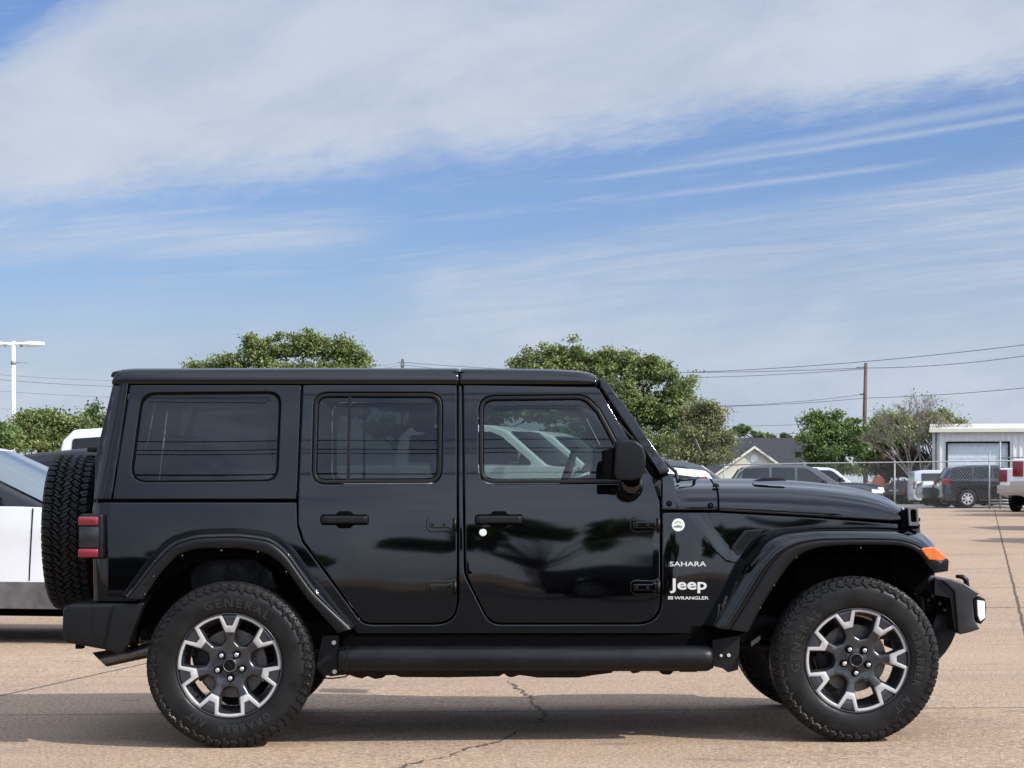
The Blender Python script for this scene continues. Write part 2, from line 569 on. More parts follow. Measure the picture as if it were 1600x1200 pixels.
def make_ground():
    xs = [-400, -60, -20, -5, 5, 20, 60, 400]
    ys = [-300, -40, 0, 20, 60, 94.9]
    g = MB()
    g.grid([[(x, y, gz(x)) for x in xs] for y in ys], smooth=False)
    m = bpy.data.materials.new('tan_concrete')
    m.use_nodes = True
    t = NT(m.node_tree)
    b = t.n['Principled BSDF']
    oc = t.node('ShaderNodeTexCoord').outputs['Object']
    sp = t.node('ShaderNodeSeparateXYZ'); t.l.new(oc, sp.inputs[0])
    X, Y = sp.outputs[0], sp.outputs[1]
    big = t.noise(oc, 0.35, 5, 0.6)
    blot = t.noise(t.comb(t.math('MULTIPLY', X, 0.6), t.math('MULTIPLY', Y, 1.6)), 1.7, 6, 0.65, 0.6)
    fine = t.noise(oc, 48, 4, 0.8)
    grit = t.noise(oc, 95, 2, 0.8)
    c = t.mix(t.ramp(big, 0.3, 0.7), (0.355, 0.248, 0.167), (0.405, 0.290, 0.198))
    c = t.mix(t.math('MULTIPLY', t.ramp(blot, 0.50, 0.70), 0.55), c, (0.27, 0.205, 0.160))
    c = t.mix(t.math('MULTIPLY', t.ramp(blot, 0.46, 0.30), 0.3), c, (0.50, 0.395, 0.305))
    c = t.mix(t.ramp(fine, 0.38, 0.49, 0.85, 0.0), c, (0.15, 0.11, 0.08))
    c = t.mix(t.ramp(fine, 0.53, 0.66, 0.0, 0.75), c, (0.66, 0.52, 0.40))
    c = t.mix(t.ramp(grit, 0.40, 0.52, 0.45, 0.0), c, (0.15, 0.11, 0.085))
    spots = t.noise(oc, 2.6, 3, 0.5, 0.8)
    c = t.mix(t.ramp(spots, 0.64, 0.72, 0.0, 0.45), c, (0.15, 0.115, 0.09))
    trk = t.noise(t.comb(t.math('MULTIPLY', X, 0.12), t.math('MULTIPLY', Y, 1.1)), 1.0, 5, 0.6, 0.5)
    c = t.mix(t.ramp(trk, 0.54, 0.68, 0.0, 0.30), c, (0.23, 0.175, 0.14))
    wv = t.math('MULTIPLY', t.math('SUBTRACT', t.noise(oc, 1.3, 4, 0.6), 0.5), 0.035)
    # joints that run away from the viewer, 12 degrees off straight
    u = t.math('ADD', t.math('SUBTRACT', t.math('MULTIPLY', X, 0.978), t.math('MULTIPLY', Y, 0.208)), wv)
    um = t.math('ABSOLUTE', t.math('SUBTRACT', t.math('MODULO', t.math('ADD', u, 609.7 + 3.05), 6.1), 3.05))
    j = t.ramp(um, 0.022, 0.008)
    for yy, st in ((12.3, 0.55), (14.7, 0.25), (21.7, 1.0), (25.6, 0.7), (31.0, 0.5), (37.2, 0.6), (56.0, 0.6), (70.0, 0.5), (82.0, 0.5), (-3.0, 1.0), (3.0, 1.0), (-9.0, 1.0)):
        dd = t.math('ABSOLUTE', t.math('SUBTRACT', t.math('ADD', Y, t.math('MULTIPLY', wv, 1.0)), yy))
        wd = 0.007 + 0.0012 * abs(yy)
        j = t.math('MAXIMUM', j, t.math('MULTIPLY', t.ramp(dd, wd * 2, wd * 0.8), st))
    c = t.mix(t.math('MULTIPLY', j, 0.85), c, (0.075, 0.056, 0.045))
    t.l.new(c, b.inputs['Base Color'])
    b.inputs['Roughness'].default_value = 0.88
    b.inputs['Specular IOR Level'].default_value = 0.08
    bn = t.node('ShaderNodeBump')
    bn.inputs['Strength'].default_value = 0.6
    bn.inputs['Distance'].default_value = 0.008
    t.l.new(t.math('SUBTRACT', fine, j), bn.inputs['Height'])
    t.l.new(bn.outputs[0], b.inputs['Normal'])
    o = g.build('ground', m, recalc=False)
    tag(o, 'tan speckled concrete of the parking lot', kind='structure')
    a = MB()
    a.grid([[(x, y, gz(x) - 0.004) for x in xs] for y in (94.9, 150, 260, 1500)], smooth=False)
    am = mat('grey_lot_beyond_fence', (0.22, 0.20, 0.17), 0.9, vary=0.3, vscale=0.4)
    tag(a.build('ground', am, recalc=False), 'greyer yard surface beyond the chain link fence', kind='structure')
    rd_ = MB()  # unseen dark sheet added around the viewer so the lower doors mirror darker ground
    rd_.grid([[(x, y, gz(x) + 0.004) for x in xs] for y in (-48, -10, 7.0)], smooth=False)
    rdm = mat('added_dark_ground', (0.10, 0.095, 0.09), 0.9, spec=0.1, bump=0.5, bscale=60, vary=0.3, vscale=1.5)
    tag(rd_.build('road', rdm, recalc=False), 'unseen dark asphalt sheet added to darken the reflection in the lower doors', kind='structure')
    # cracks
    km = mat('crack_dark', (0.10, 0.072, 0.055), 0.95)

    def crack(path, wdt, label):
        rnd = random.Random(len(path) * 13 + int(path[0][0]))
        pts = []
        for i in range(len(path) - 1):
            (ax, ay), (bx, by) = gpt(*path[i]), gpt(*path[i + 1])
            n = 9
            for k in range(n):
                s_ = k / n
                pts.append((ax + (bx - ax) * s_ + rnd.uniform(-1, 1) * 0.018, ay + (by - ay) * s_ + rnd.uniform(-1, 1) * 0.022))
        g_ = MB(); rows = []
        for i, (x, y) in enumerate(pts):
            a_ = pts[max(0, i - 1)]; b_ = pts[min(len(pts) - 1, i + 1)]
            tx, ty = b_[0] - a_[0], b_[1] - a_[1]
            L = math.hypot(tx, ty) or 1
            ww = wdt * rnd.uniform(0.2, 1.2) * min(1, i / 4, (len(pts) - 1 - i) / 4)
            nx_, ny_ = -ty / L * ww, tx / L * ww
            rows.append([(x + nx_, y + ny_, gz(x) + 0.004), (x - nx_, y - ny_, gz(x) + 0.004)])
        g_.grid(rows, False)
        tag(g_.build('ground_crack', km, recalc=False), label, kind='structure')
    crack([(792, 1062), (815, 1080), (828, 1088), (838, 1104), (852, 1112), (846, 1128), (868, 1132)], 0.010, 'jagged crack in the concrete under the black off-road car')
    crack([(822, 1136), (780, 1158), (738, 1166), (700, 1180), (640, 1192), (604, 1206)], 0.010, 'wandering crack in the sunlit concrete in front of the black car')
    crack([(604, 1206), (560, 1222), (500, 1260)], 0.008, 'crack running on towards the viewer in the concrete')


make_ground()


# ------------------------------------------------------------------ the black off-road car
D0 = 10.70      # depth of the near tyre faces
WID = 1.87
CY = WID / 2
car = empty('off_road_car', (-0.0100, D0 + CY, 0), R(0.9), 'large glossy black four-door off-road car with a hard top and spare wheel, parked side-on', 'car')


def soft(x, wd):
    return wd * math.log1p(math.exp(max(-40, min(40, x / wd))))


def rear_x(z):
    # rear silhouette of the body
    z0 = 1.174
    if z <= z0: return (147 - 800) / F * 10.9
    return (147 - 800) / F * 10.9 + (z - z0) * 0.165


def sstep(t):
    t = max(0.0, min(1.0, t))
    return t * t * (3 - 2 * t)


def S(x, z):
    """lateral position (0 = tyre faces, + into the car) of the body skin"""
    y = 0.128 + 0.0475 * (z - 0.57) ** 2 + 0.06 * soft(z - 1.172, 0.012)
    if x > 0.70:
        y += 0.118 * soft(x - 0.78, 0.05)
    wv = 1.0 if z < 1.15 else 0.30
    y += wv * (0.00045 * math.sin(x * 6.1 + z * 5.0) + 0.00028 * math.sin(x * 11.3 - z * 7 + 1.0)) if z < 1.15 else wv * 0.0006 * math.sin(x * 6.1 + z * 2.0)
    if -0.22 < x < 0.75 and z < 1.12:      # shallow scallop in the front door skin
        u = (x - 0.27) / 0.45; v = (z - 0.86) / 0.22
        y += 0.0007 * math.exp(-(u * u + v * v))
    if 0.85 < x < 1.45 and 0.8 < z < 1.15:  # raised shoulder of the front wing
        u = ((x - 0.90) * 0.79 + (z - 1.045) * 0.61) / 0.06
        y += 0.005 * sstep(u) * sstep((z - 0.865) / 0.06)
    xr = rear_x(z)
    t = (xr + 0.07 - x) / 0.07
    if t > 0:
        t = min(t, 1.1)
        y += 0.045 * t * t
    return y


def to_xz(px, py, surf, extra=0.0):
    y = 0.14
    for _ in range(4):
        x, z = cpoly(px, py, D0 + y)
        y = surf(x, z) + extra
    return x, z


def local(p):
    return (p[0], p[1] - CY, p[2])


NORM = {}


def set_normals(me, nl):
    me.polygons.foreach_set('use_smooth', [True] * len(me.polygons))
    me.normals_split_custom_set_from_vertices([tuple(q) for q in nl])
    NORM[me.name] = nl


def mirror_mesh(me):
    m2 = me.copy()
    n = len(m2.vertices)
    a = np.empty(n * 3, dtype=np.float32)
    m2.vertices.foreach_get('co', a)
    a[1::3] *= -1
    m2.vertices.foreach_set('co', a)
    m2.flip_normals()
    m2.update()
    if me.name in NORM:
        nl = NORM[me.name] * np.array([1, -1, 1])
        set_normals(m2, nl)
    return m2


def panel(name, outline, holes, m, parent, surf=S, lift=0.0, thick=0.03, edge=0.006, sp=0.05, rdef=0.0, mirror=False, dens=0.05, raw=False, gap=0.0):
    """a curved skin panel with rolled edges. outline in photo pixels (x,y[,r])"""
    def conv(pl):
        q = rounded(pl, rdef)
        if not raw:
            q = [to_xz(p[0], p[1], surf, lift) for p in q]
        q = densify(q, dens)
        if area2(q) < 0: q = q[::-1]
        return q
    o = conv(outline)
    if gap: o = offset(o, gap)
    hs = [conv(h) for h in holes]
    offs = [0.0, edge * 0.12, edge * 0.4, edge] if edge > 0 else [0.0]
    dep = [edge * 0.85, edge * 0.38, edge * 0.08, 0.0] if edge > 0 else [0.0]
    mb = MB()
    inner_o = offset(o, offs[-1]); inner_h = [offset(h, -offs[-1]) for h in hs]
    v2, tri, ridx = fill2d(inner_o, inner_h, sp)
    vs = [(p[0], surf(p[0], p[1]) + lift, p[1]) for p in v2]
    k = len(vs)
    mb.v += [local(p) for p in vs]
    # triangles face the viewer (-y): need reversed orientation of CCW in xz
    for t_ in tri:
        a, b, c = t_[:3]
        ar = (v2[b][0] - v2[a][0]) * (v2[c][1] - v2[a][1]) - (v2[c][0] - v2[a][0]) * (v2[b][1] - v2[a][1])
        mb.f.append((a, b, c) if ar > 0 else (a, c, b)); mb.sm.append(True)
    pos = 0
    tilt = {}
    for loop, sgn in [(o, 1)] + [(h, -1) for h in hs]:
        n = len(loop)
        outn = []
        for i in range(n):
            a_ = loop[i - 1]; b_ = loop[(i + 1) % n]
            ex_, ez_ = b_[0] - a_[0], b_[1] - a_[1]; L_ = math.hypot(ex_, ez_) or 1
            outn.append((ez_ / L_ * sgn, -ex_ / L_ * sgn))
        inner_idx = ridx[pos:pos + n]; pos += n
        rings = [inner_idx]
        for q in range(len(offs) - 2, -1, -1):
            lp = offset(loop, sgn * offs[q]) if offs[q] else loop
            base = len(mb.v)
            ins = inner_o if sgn == 1 else inner_h[[id(x) for x in hs].index(id(loop))]
            for i, p in enumerate(lp):
                sx, sz = ins[i]
                tilt[len(mb.v)] = (*outn[i], R({0: 84, 1: 60, 2: 28}[q]))
                mb.v.append(local((p[0], surf(sx, sz) + lift + dep[q], p[1])))
            rings.append(list(range(base, base + n)))
        base = len(mb.v)
        for i, p in enumerate(loop):
            sx, sz = loop[i]
            tilt[len(mb.v)] = (*outn[i], R(89))
            mb.v.append(local((p[0], mb.v[rings[-1][i]][1] + CY + thick, p[1])))
        rings.append(list(range(base, base + n)))
        for a_, b_ in zip(rings[:-1], rings[1:]):
            for i in range(n):
                j = (i + 1) % n
                f = (a_[j], a_[i], b_[i], b_[j]) if sgn == 1 else (a_[i], a_[j], b_[j], b_[i])
                if len(set(f)) < 4: continue
                mb.f.append(f); mb.sm.append(b_ is not rings[-1])
    me = mb.mesh(name, m)
    nl = np.zeros((len(mb.v), 3))
    e_ = 0.002
    for i, p in enumerate(mb.v):
        if i < len(v2):
            sx, sz = v2[i]
        else:
            sx, sz = p[0], p[2]
        gx = (surf(sx + e_, sz) - surf(sx - e_, sz)) / (2 * e_); gz_ = (surf(sx, sz + e_) - surf(sx, sz - e_)) / (2 * e_)
        q = Vector((gx, -1, gz_)).normalized()
        if i in tilt:
            tx_, tz_, an = tilt[i]
            q = (q * math.cos(an) + Vector((tx_, 0, tz_)) * math.sin(an)).normalized()
        nl[i] = q
    set_normals(me, nl)
    ob = link(name, me, parent)
    if mirror:
        return ob, link(name, mirror_mesh(me), car if parent in (car,) else parent)
    return ob


def mirror_obj(ob, parent=None, mat_=None):
    o2 = link(ob.name.split('.')[0], mirror_mesh(ob.data), parent if parent is not None else ob.parent)
    return o2


# --- inner shells (dark volumes behind the skin, with wheel openings)
def Z(py, y=0.14): return cpoly(0, py, D0 + y)[1]
def X(px, y=0.14): return cpoly(px, 0, D0 + y)[0]


RWX, RWZ = cpoly(357, 1040, D0); FWX, FWZ = cpoly(1340, 1033, D0)


def arch(cx, cz, r, a0=0, a1=180, n=14):
    return [(cx + r * math.cos(R(a0 + (a1 - a0) * i / n)), cz + r * math.sin(R(a0 + (a1 - a0) * i / n))) for i in range(n + 1)]


shell = MB()
outl = [(X(152), 1.19), (X(152), 0.60), (RWX - 0.50, 0.56)] + arch(RWX, RWZ + 0.02, 0.50, 175, 5) + [(X(540), 0.54), (X(1100), 0.54)]
outl2 = arch(FWX, FWZ + 0.02, 0.52, 175, 60) + [(X(1400), 0.90), (X(1400), 1.08), (X(1130), 1.15), (X(1040), 1.19)]
sh = outl + outl2
shell.prism([(p[0], p[1]) for p in sh], 0.165 - CY, 0.42 - CY)
shell.xform(lambda p: (p[0], p[1] + max(0, p[0] - 0.72) * 0.17, p[2]) if p[1] < -0.4 else p)
shell.prism([(X(150), 1.19), (X(150), 0.62), (X(175), 0.56), (X(1425), 0.62), (X(1425), 1.08), (X(1130), 1.15), (X(1040), 1.19)], 0.42 - CY, 0.56)
shell.prism([(p[0], p[1]) for p in outl[:]] + [(X(1100), 1.19)], CY - 0.42, CY - 0.165)
shell.build('inner_body', M['matte'], car)

for s_ in (-1, 1):
    ib = MB()  # black filler added to block sunlight between side step and body
    ib.box(X(535), X(1105), min(s_ * (CY - 0.140), s_ * (CY - 0.30)), max(s_ * (CY - 0.140), s_ * (CY - 0.30)), 0.40, 0.56)
    ib.build('sill_light_block', M['matte'], car)
chs = MB()
for s_ in (-1, 1):
    y0 = s_ * 0.43
    chs.box(X(215), X(1470), y0 - 0.04, y0 + 0.04, 0.47, 0.60)
chs.box(X(540), X(640), -0.5, -0.2, 0.36, 0.48)
chs.box(X(640), X(800), -0.55, 0.1, 0.345, 0.50)          # fuel tank skid
chs.box(X(820), X(960), -0.35, 0.3, 0.345, 0.5)
chs.box(X(975), X(1120), -0.2, 0.2, 0.37, 0.5)
chs.tube([(X(500), -0.60, 0.375), (X(640), -0.62, 0.36), (X(1150), -0.60, 0.385)], 0.022, 8)
chs.tube([(X(480), 0.1, 0.40), (X(1340), 0.12, 0.39)], 0.035, 10)
for px_ in (560, 585, 618, 668, 752, 870, 1008, 1042, 1072):
    chs.box(X(px_), X(px_ + 14), -0.66, -0.55, 0.337 + 0.012 * ((px_ // 7) % 3), 0.42)
lump = [(508, 1040), (508, 1052), (516, 1057), (530, 1055), (545, 1054), (556, 1058), (566, 1060), (574, 1056), (586, 1061), (598, 1059), (604, 1055), (618, 1055), (626, 1058), (700, 1058.5), (780, 1057), (788, 1052), (792, 1057), (800, 1058.5), (812, 1055), (840, 1059), (905, 1059), (930, 1055), (955, 1052), (962, 1046), (984, 1047), (988, 1053), (1000, 1051), (1004, 1046), (1028, 1045), (1034, 1054), (1048, 1055), (1056, 1046), (1068, 1045), (1076, 1050), (1108, 1049), (1112, 1040)]
for s_ in (-1, 1):
    chs.prism([cpoly(px_, py_, D0 + .3) for px_, py_ in lump], *sorted((s_ * (CY - 0.30), s_ * (CY - 0.52))))
chs.build('chassis', M['frame'], car, bevel=0.006, seg=1)

for wx, wz in ((RWX, RWZ), (FWX, FWZ)):
    ax = MB()
    ax.tube([(wx, -0.72, wz), (wx, -0.2, wz), (wx, 0.72, wz)], 0.042, 12)
    ax.tube([(wx, -0.16, wz), (wx, -0.08, wz), (wx, 0.08, wz), (wx, 0.16, wz)], [0.06, 0.13, 0.13, 0.06], 14)
    sx = 1 if wx > 0 else -1
    for s_ in (-1, 1):
        ax.tube([(wx - 0.05 * sx, s_ * 0.52, wz + 0.02), (wx - 0.08 * sx, s_ * 0.50, wz + 0.42)], [0.028, 0.028], 10)
        ax.tube([(wx, s_ * 0.46, wz + 0.05), (wx, s_ * 0.46, wz + 0.35)], 0.055, 10)
        ax.tube([(wx, s_ * 0.50, wz - 0.02), (wx - 0.75 * sx, s_ * 0.44, 0.47)], 0.025, 8)
    ax.build('axle', M['frame'], car)

# --- lower body skin (rear quarter, rocker, cowl side)
body_out = [(146, 795, 6), (148, 785, 4), (463, 785), (464, 822, 10), (471.6, 846.8, 14), (566.5, 976, 27), (716, 976, 38), (716, 602),
            (721, 604), (724, 896.5, 44), (764, 976, 29), (1034, 976, 40), (1034, 801),
            (1120, 801), (1250, 808), (1405, 819), (1408, 845), (1300, 828), (1210, 836), (1165, 880), (1095, 990), (560, 990), (540, 975), (470, 875), (420, 842), (360, 834), (300, 842), (262, 862), (215, 940), (148, 940, 4)]
panel('body_side', body_out, [], M['paint'], car, thick=0.03, edge=0.006, sp=0.028, mirror=True)

# --- hard top side with the big quarter window
qhole = [(222, 614, 26), (440, 612, 20), (434, 752, 22), (203, 754, 24)]
top_side = [(205, 602), (470, 602), (463, 780), (177, 780)]
panel('hard_top_side', top_side, [qhole], M['hardtop'], car, edge=0.005, thick=0.035, sp=0.035, mirror=True)
panel('hard_top_corner', [(180, 592, 4), (203, 590), (175, 780), (148, 780, 4), (151, 712)], [], M['hardtop'], car, edge=0.005, thick=0.03, sp=0.018, mirror=True)
panel('quarter_window', [(220, 612, 27), (441, 610, 21), (436, 755, 24), (202, 756, 25)], [], M['glassq'], car, lift=0.010, edge=0, thick=0.001, sp=0.08, mirror=True)
def ringpanel(name, out, inn, m, lift, thick=0.012, edge=0.003, mirror=True):
    return panel(name, out, [inn], m, car, lift=lift, edge=edge, thick=thick, sp=0, mirror=mirror, dens=0.03)
ringpanel('window_seal', [(221, 613, 26), (440, 611, 20), (435, 753, 22), (203, 755, 24)], [(226, 618, 24), (436, 616, 18), (431, 749, 20), (208, 751, 21)], M['matte'], 0.006)

# --- doors
rd_hole = [(490, 613, 24), (692, 613, 24), (690, 756, 24), (486, 757, 22)]
fd_hole = [(747, 618, 26), (915, 616, 34), (938, 640, 14), (975, 710, 10), (978, 756, 10), (747, 757, 26)]
rd = [(474, 602), (713, 602), (713, 973, 36), (568, 973, 26), (474, 845, 16), (466, 820, 12), (466, 785, 6)]
fd = [(724, 602), (934, 605, 12), (978, 680, 30), (1015, 742, 30), (1030, 785, 20), (1031, 973, 38), (766, 973, 28), (727, 895, 44)]
door_r = empty('rear_door', parent := (0, 0, 0)); door_r.parent = car
door_f = empty('front_door', (0, 0, 0)); door_f.parent = car


def subpanel(par, *a, **k):
    k['mirror'] = False
    return panel(a[0], a[1], a[2], a[3], par, **k)


def build_door(root, outline, hole, name):
    subpanel(root, 'door_skin', outline, [hole], M['paint'], edge=0.006, thick=0.04, sp=0.026, gap=-0.001)


build_door(door_r, rd, rd_hole, 'rear')
build_door(door_f, fd, fd_hole, 'front')
# window frames, seals and panes
def shrink(pl, d):
    """crude shrink of a pixel outline towards its centre"""
    q = rounded([(p[0], p[1], p[2] if len(p) > 2 else 0) for p in pl])
    if area2(q) < 0: q = q[::-1]
    return offset(q, d)


for root, hole, gm in ((door_r, rd_hole, 'glassr'), (door_f, fd_hole, 'glassf')):
    subpanel(root, 'window_frame', shrink(hole, 1.0), [shrink(hole, 7.0)], M['satin'], lift=0.004, edge=0.006, thick=0.02, sp=0, dens=0.03)
    subpanel(root, 'window_seal', shrink(hole, 7.6), [shrink(hole, 9.0)], M['matte'], lift=0.010, edge=0.001, thick=0.02, sp=0, dens=0.03)
    subpanel(root, 'window_pane', shrink(hole, 7.0), [], M[gm], lift=0.016, edge=0, thick=0.001, sp=0.08)
subpanel(door_r, 'window_divider', [(544, 618), (549, 618), (546, 752), (541, 752)], [], M['satin'], lift=0.009, edge=0.002, thick=0.012, sp=0)


def handle(root, cx, cy):
    # recess lip, grip
    q = [(cx - 38, cy - 8, 6), (cx - 14, cy - 8, 3), (cx - 9, cy - 13, 3), (cx + 9, cy - 13, 3), (cx + 14, cy - 8, 3), (cx + 38, cy - 8, 6), (cx + 38, cy + 9, 6), (cx + 14, cy + 9, 3), (cx + 9, cy + 14, 3), (cx - 9, cy + 14, 3), (cx - 14, cy + 9, 3), (cx - 38, cy + 9, 6)]
    h = subpanel(root, 'door_handle', q, [], M['matte'], lift=-0.002, edge=0.002, thick=0.01, sp=0)
    g = subpanel(h, 'grip', [(cx - 34, cy - 5.5, 5), (cx + 34, cy - 5.5, 5), (cx + 34, cy + 6.5, 5), (cx - 34, cy + 6.5, 5)], [], M['satin'], lift=-0.034, edge=0.011, thick=0.02, sp=0.02)
    for sx in (-1, 1):
        subpanel(h, 'grip_mount', [(cx + sx * 31 - 5, cy - 5), (cx + sx * 31 + 5, cy - 5), (cx + sx * 31 + 5, cy + 6), (cx + sx * 31 - 5, cy + 6)], [], M['satin'], lift=-0.030, edge=0.003, thick=0.03, sp=0)


handle(door_r, 538, 811.5)
handle(door_f, 779, 811.5)
lk = MB()
lx, lz = to_xz(753.5, 832, S)
yy = S(lx, lz)
lk.tube([(lx, yy + 0.004 - CY, lz), (lx, yy - 0.006 - CY, lz), (lx, yy - 0.009 - CY, lz)], [0.0185, 0.0185, 0.013], 20)
lk.build('lock_cover', M['lampglass'], door_f)


def hinge(root, x0, x1, cy):
    y0, y1 = cy - 12, cy + 12
    h = subpanel(root, 'door_hinge', [(x0, y0 + 4, 4), (x0 + 6, y0, 3), (x1 - 8, y0 + 1), (x1, y0 - 3), (x1, y1 + 3), (x1 - 8, y1 - 1), (x0 + 6, y1, 3), (x0, y1 - 6, 4)], [], M['paint'], lift=-0.006, edge=0.005, thick=0.012, sp=0)
    subpanel(h, 'hinge_leaf', [(x0 + 5, cy - 5, 2), (x1 - 12, cy - 5, 2), (x1 - 4, cy - 9), (x1 - 4, cy + 9), (x1 - 12, cy + 5, 2), (x0 + 5, cy + 5, 2)], [], M['paint'], lift=-0.016, edge=0.005, thick=0.012, sp=0)
    kn = MB()
    bx, bz = to_xz(x1 - 1, cy, S)
    kn.tube([(bx, S(bx, bz) - 0.012 - CY, bz - 0.034), (bx, S(bx, bz) - 0.012 - CY, bz + 0.034)], 0.009, 10)
    kn.build('hinge_pin', M['satin'], h)
    for px_ in (x0 + 10, x1 - 18):
        bo = MB(); bx, bz = to_xz(px_, cy, S)
        bo.tube([(bx, S(bx, bz) - 0.014 - CY, bz), (bx, S(bx, bz) - 0.021 - CY, bz)], [0.0085, 0.007], 8)
        bo.build('bolt', M['satin2'], h)


for rt, x0, x1 in ((door_r, 665, 711), (door_f, 984, 1029)):
    for cy_ in (820, 918): hinge(rt, x0, x1, cy_)

# far side doors: mirrored copies of skins and panes
for root in (door_r, door_f):
    r2 = empty(root.name, (0, 0, 0)); r2.parent = car
    for ch in list(root.children):
        if ch.type == 'MESH' and ch.name.startswith(('door_skin', 'window_')):
            mirror_obj(ch, r2)

# --- windscreen frame (A pillar) and header
pill = [(934, 590, 4), (944, 592, 8), (956, 606, 10), (1007, 676, 20), (1049, 738, 6), (1030, 742, 4), (980, 668, 20), (938, 606, 4)]
panel('windscreen_pillar', pill, [], M['paint'], car, lift=-0.004, edge=0.012, thick=0.05, sp=0.03, mirror=True)
for s_ in (-1, 1):
    pb_ = MB()
    for (p0, p1) in (((925, 608), (990, 680)), ((990, 680), (1032, 748))):
        q_ = [cpoly(p0[0], p0[1], D0 + .27), cpoly(p0[0] + 16, p0[1], D0 + .27), cpoly(p1[0] + 16, p1[1], D0 + .27), cpoly(p1[0] - 4, p1[1], D0 + .27)]
        pb_.prism(q_, *sorted((s_ * (CY - 0.265), s_ * (CY - 0.235))))
    pb_.build('pillar_backing', M['matte'], car)
ws = MB()
a0 = (X(950, .22), 1.745); a1 = (X(1046, .18), 1.30)
rows = []
for i in range(7):
    s_ = i / 6
    x_ = a0[0] + (a1[0] - a0[0]) * s_; z_ = a0[1] + (a1[1] - a0[1]) * s_
    hw = 0.68 + 0.05 * s_
    rows.append([(x_ + 0.03 * math.cos(PI * (-0.5 + k / 8)) - 0.015, -hw + 2 * hw * k / 8, z_) for k in range(9)])
ws.grid(rows)
ws.build('windscreen', M['glassf'], car)
hd = MB(); hd.box(X(915, .3), X(942, .3), -0.64, 0.64, 1.72, 1.765)
hd.build('windscreen_header', M['paint'], car, bevel=0.015)

# --- cowl side piece between door and bonnet
cowl = [(1034, 752), (1052, 742, 8), (1060, 745, 6), (1078, 778, 10), (1086, 748), (1121, 748), (1121, 797), (1034, 797)]
panel('cowl_side', [(1033, 746), (1047, 741, 4), (1053, 750, 8), (1060, 797), (1033, 797)], [], M['paint'], car, edge=0.008, thick=0.03, sp=0.03, mirror=True)
for px_, py_ in ((1045, 787), (1110, 790)):
    bo = MB(); bx, bz = to_xz(px_, py_, S); yb = S(bx, bz)
    bo.tube([(bx, yb + 0.006 - CY, bz), (bx, yb - 0.003 - CY, bz)], 0.0145, 14)
    b1 = bo.build('cowl_bolt', M['matte'], car)
    b2 = MB(); b2.tube([(bx, yb - 0.002 - CY, bz), (bx, yb - 0.010 - CY, bz)], [0.009, 0.006], 8)
    b2.build('bolt_head', M['satin2'], b1)


# --- bonnet and cowl top: lofted across the car
def sil(px):
    t = [(1046, 748), (1120, 747.5), (1225, 748.5), (1300, 753), (1360, 761), (1390, 769), (1412, 778), (1426, 787), (1436, 799), (1440, 812)]
    for (a, b), (c, d_) in zip(t[:-1], t[1:]):
        if px <= c: return b + (d_ - b) * (px - a) / (c - a)
    return t[-1][1]


def lowl(px):
    return 800 + (px - 1122) * (817 - 800) / (1410 - 1122) - 2.0


def bonnet_loft(pxs, name, lowf):
    mb = MB(); rows = []
    for px in pxs:
        zc = H - (sil(px) - 750) * 11.45 / F
        x0, zl = to_xz(px, lowf(px), S)
        if px > 1395: zl = zl + (px - 1395) * 0.0004
        y0 = S(x0, zl) + 0.003
        sh_ = zc - 0.052
        hh = sh_ - zl
        sec = [(y0 + 0.02, zl - 0.004), (y0 + 0.0025, zl - 0.001), (y0, zl + 0.002), (y0, zl + 0.006), (y0 + 0.000, zl + hh * 0.25), (y0 + 0.004, zl + hh * 0.45), (y0 + 0.013, zl + hh * 0.64), (y0 + 0.030, zl + hh * 0.82), (y0 + 0.058, sh_ - 0.004), (y0 + 0.10, sh_ + 0.010), (y0 + 0.17, sh_ + 0.019), (y0 + 0.24, sh_ + 0.024),
               (y0 + 0.30, sh_ + 0.036), (y0 + 0.36, zc - 0.004), (CY - 0.15, zc), (CY, zc + 0.001)]
        full = sec + [(2 * CY - a, b) for a, b in sec[:-1][::-1]]
        # x kept constant for near side pixels: bonnet rakes slightly with the nose rounding
        rows.append([local((x0 - (0.0 if px < 1400 else 0.0), a, b)) for a, b in full])
    mb.grid(rows)
    return mb


bonnet_loft([1124, 1130, 1160, 1200, 1240, 1280, 1320, 1350, 1375, 1395, 1410, 1422, 1430, 1436, 1440], 'bonnet', lowl).build('bonnet', M['paint'], car, recalc=False)
bonnet_loft([1056, 1064, 1080, 1100, 1119, 1121], 'cowl', lambda p: 797).build('cowl_top', M['paint'], car, recalc=False)
ins = MB(); ins.box(X(1036), X(1400), -0.50, 0.50, 0.9, 1.08)
ins.build('engine_bay', M['matte'], car)
# wiper, vent boxes and latches on the bonnet
wp = MB()
wp.tube([(X(1062, .3), 0.3 - CY, 1.270), (X(1082, .3), 0.36 - CY, 1.274), (X(1104, .3), 0.7 - CY, 1.282)], 0.008, 6)
wp.tube([(X(1062, .3), -0.55, 1.26), (X(1060, .3), -0.50, 1.31), (X(1048, .3), -0.3, 1.36)], 0.009, 6)
wp.build('windscreen_wiper', M['satin'], car)
nz = MB()
nz.prism([(X(1178, .45), 1.263), (X(1190, .45), 1.281), (X(1206, .45), 1.284), (X(1222, .45), 1.282), (X(1229, .45), 1.266)], 0.40 - CY, 0.50 - CY)
nz.build('bonnet_bump_stop', M['satin'], car, bevel=0.004)
nz = MB()
nz.prism([(X(1112, .3), 1.235), (X(1113, .3), 1.252), (X(1117, .3), 1.256), (X(1122, .3), 1.250), (X(1123, .3), 1.235)], 0.25 - CY, 0.265 - CY)
nz.build('bonnet_hinge', M['satin'], car, bevel=0.004)

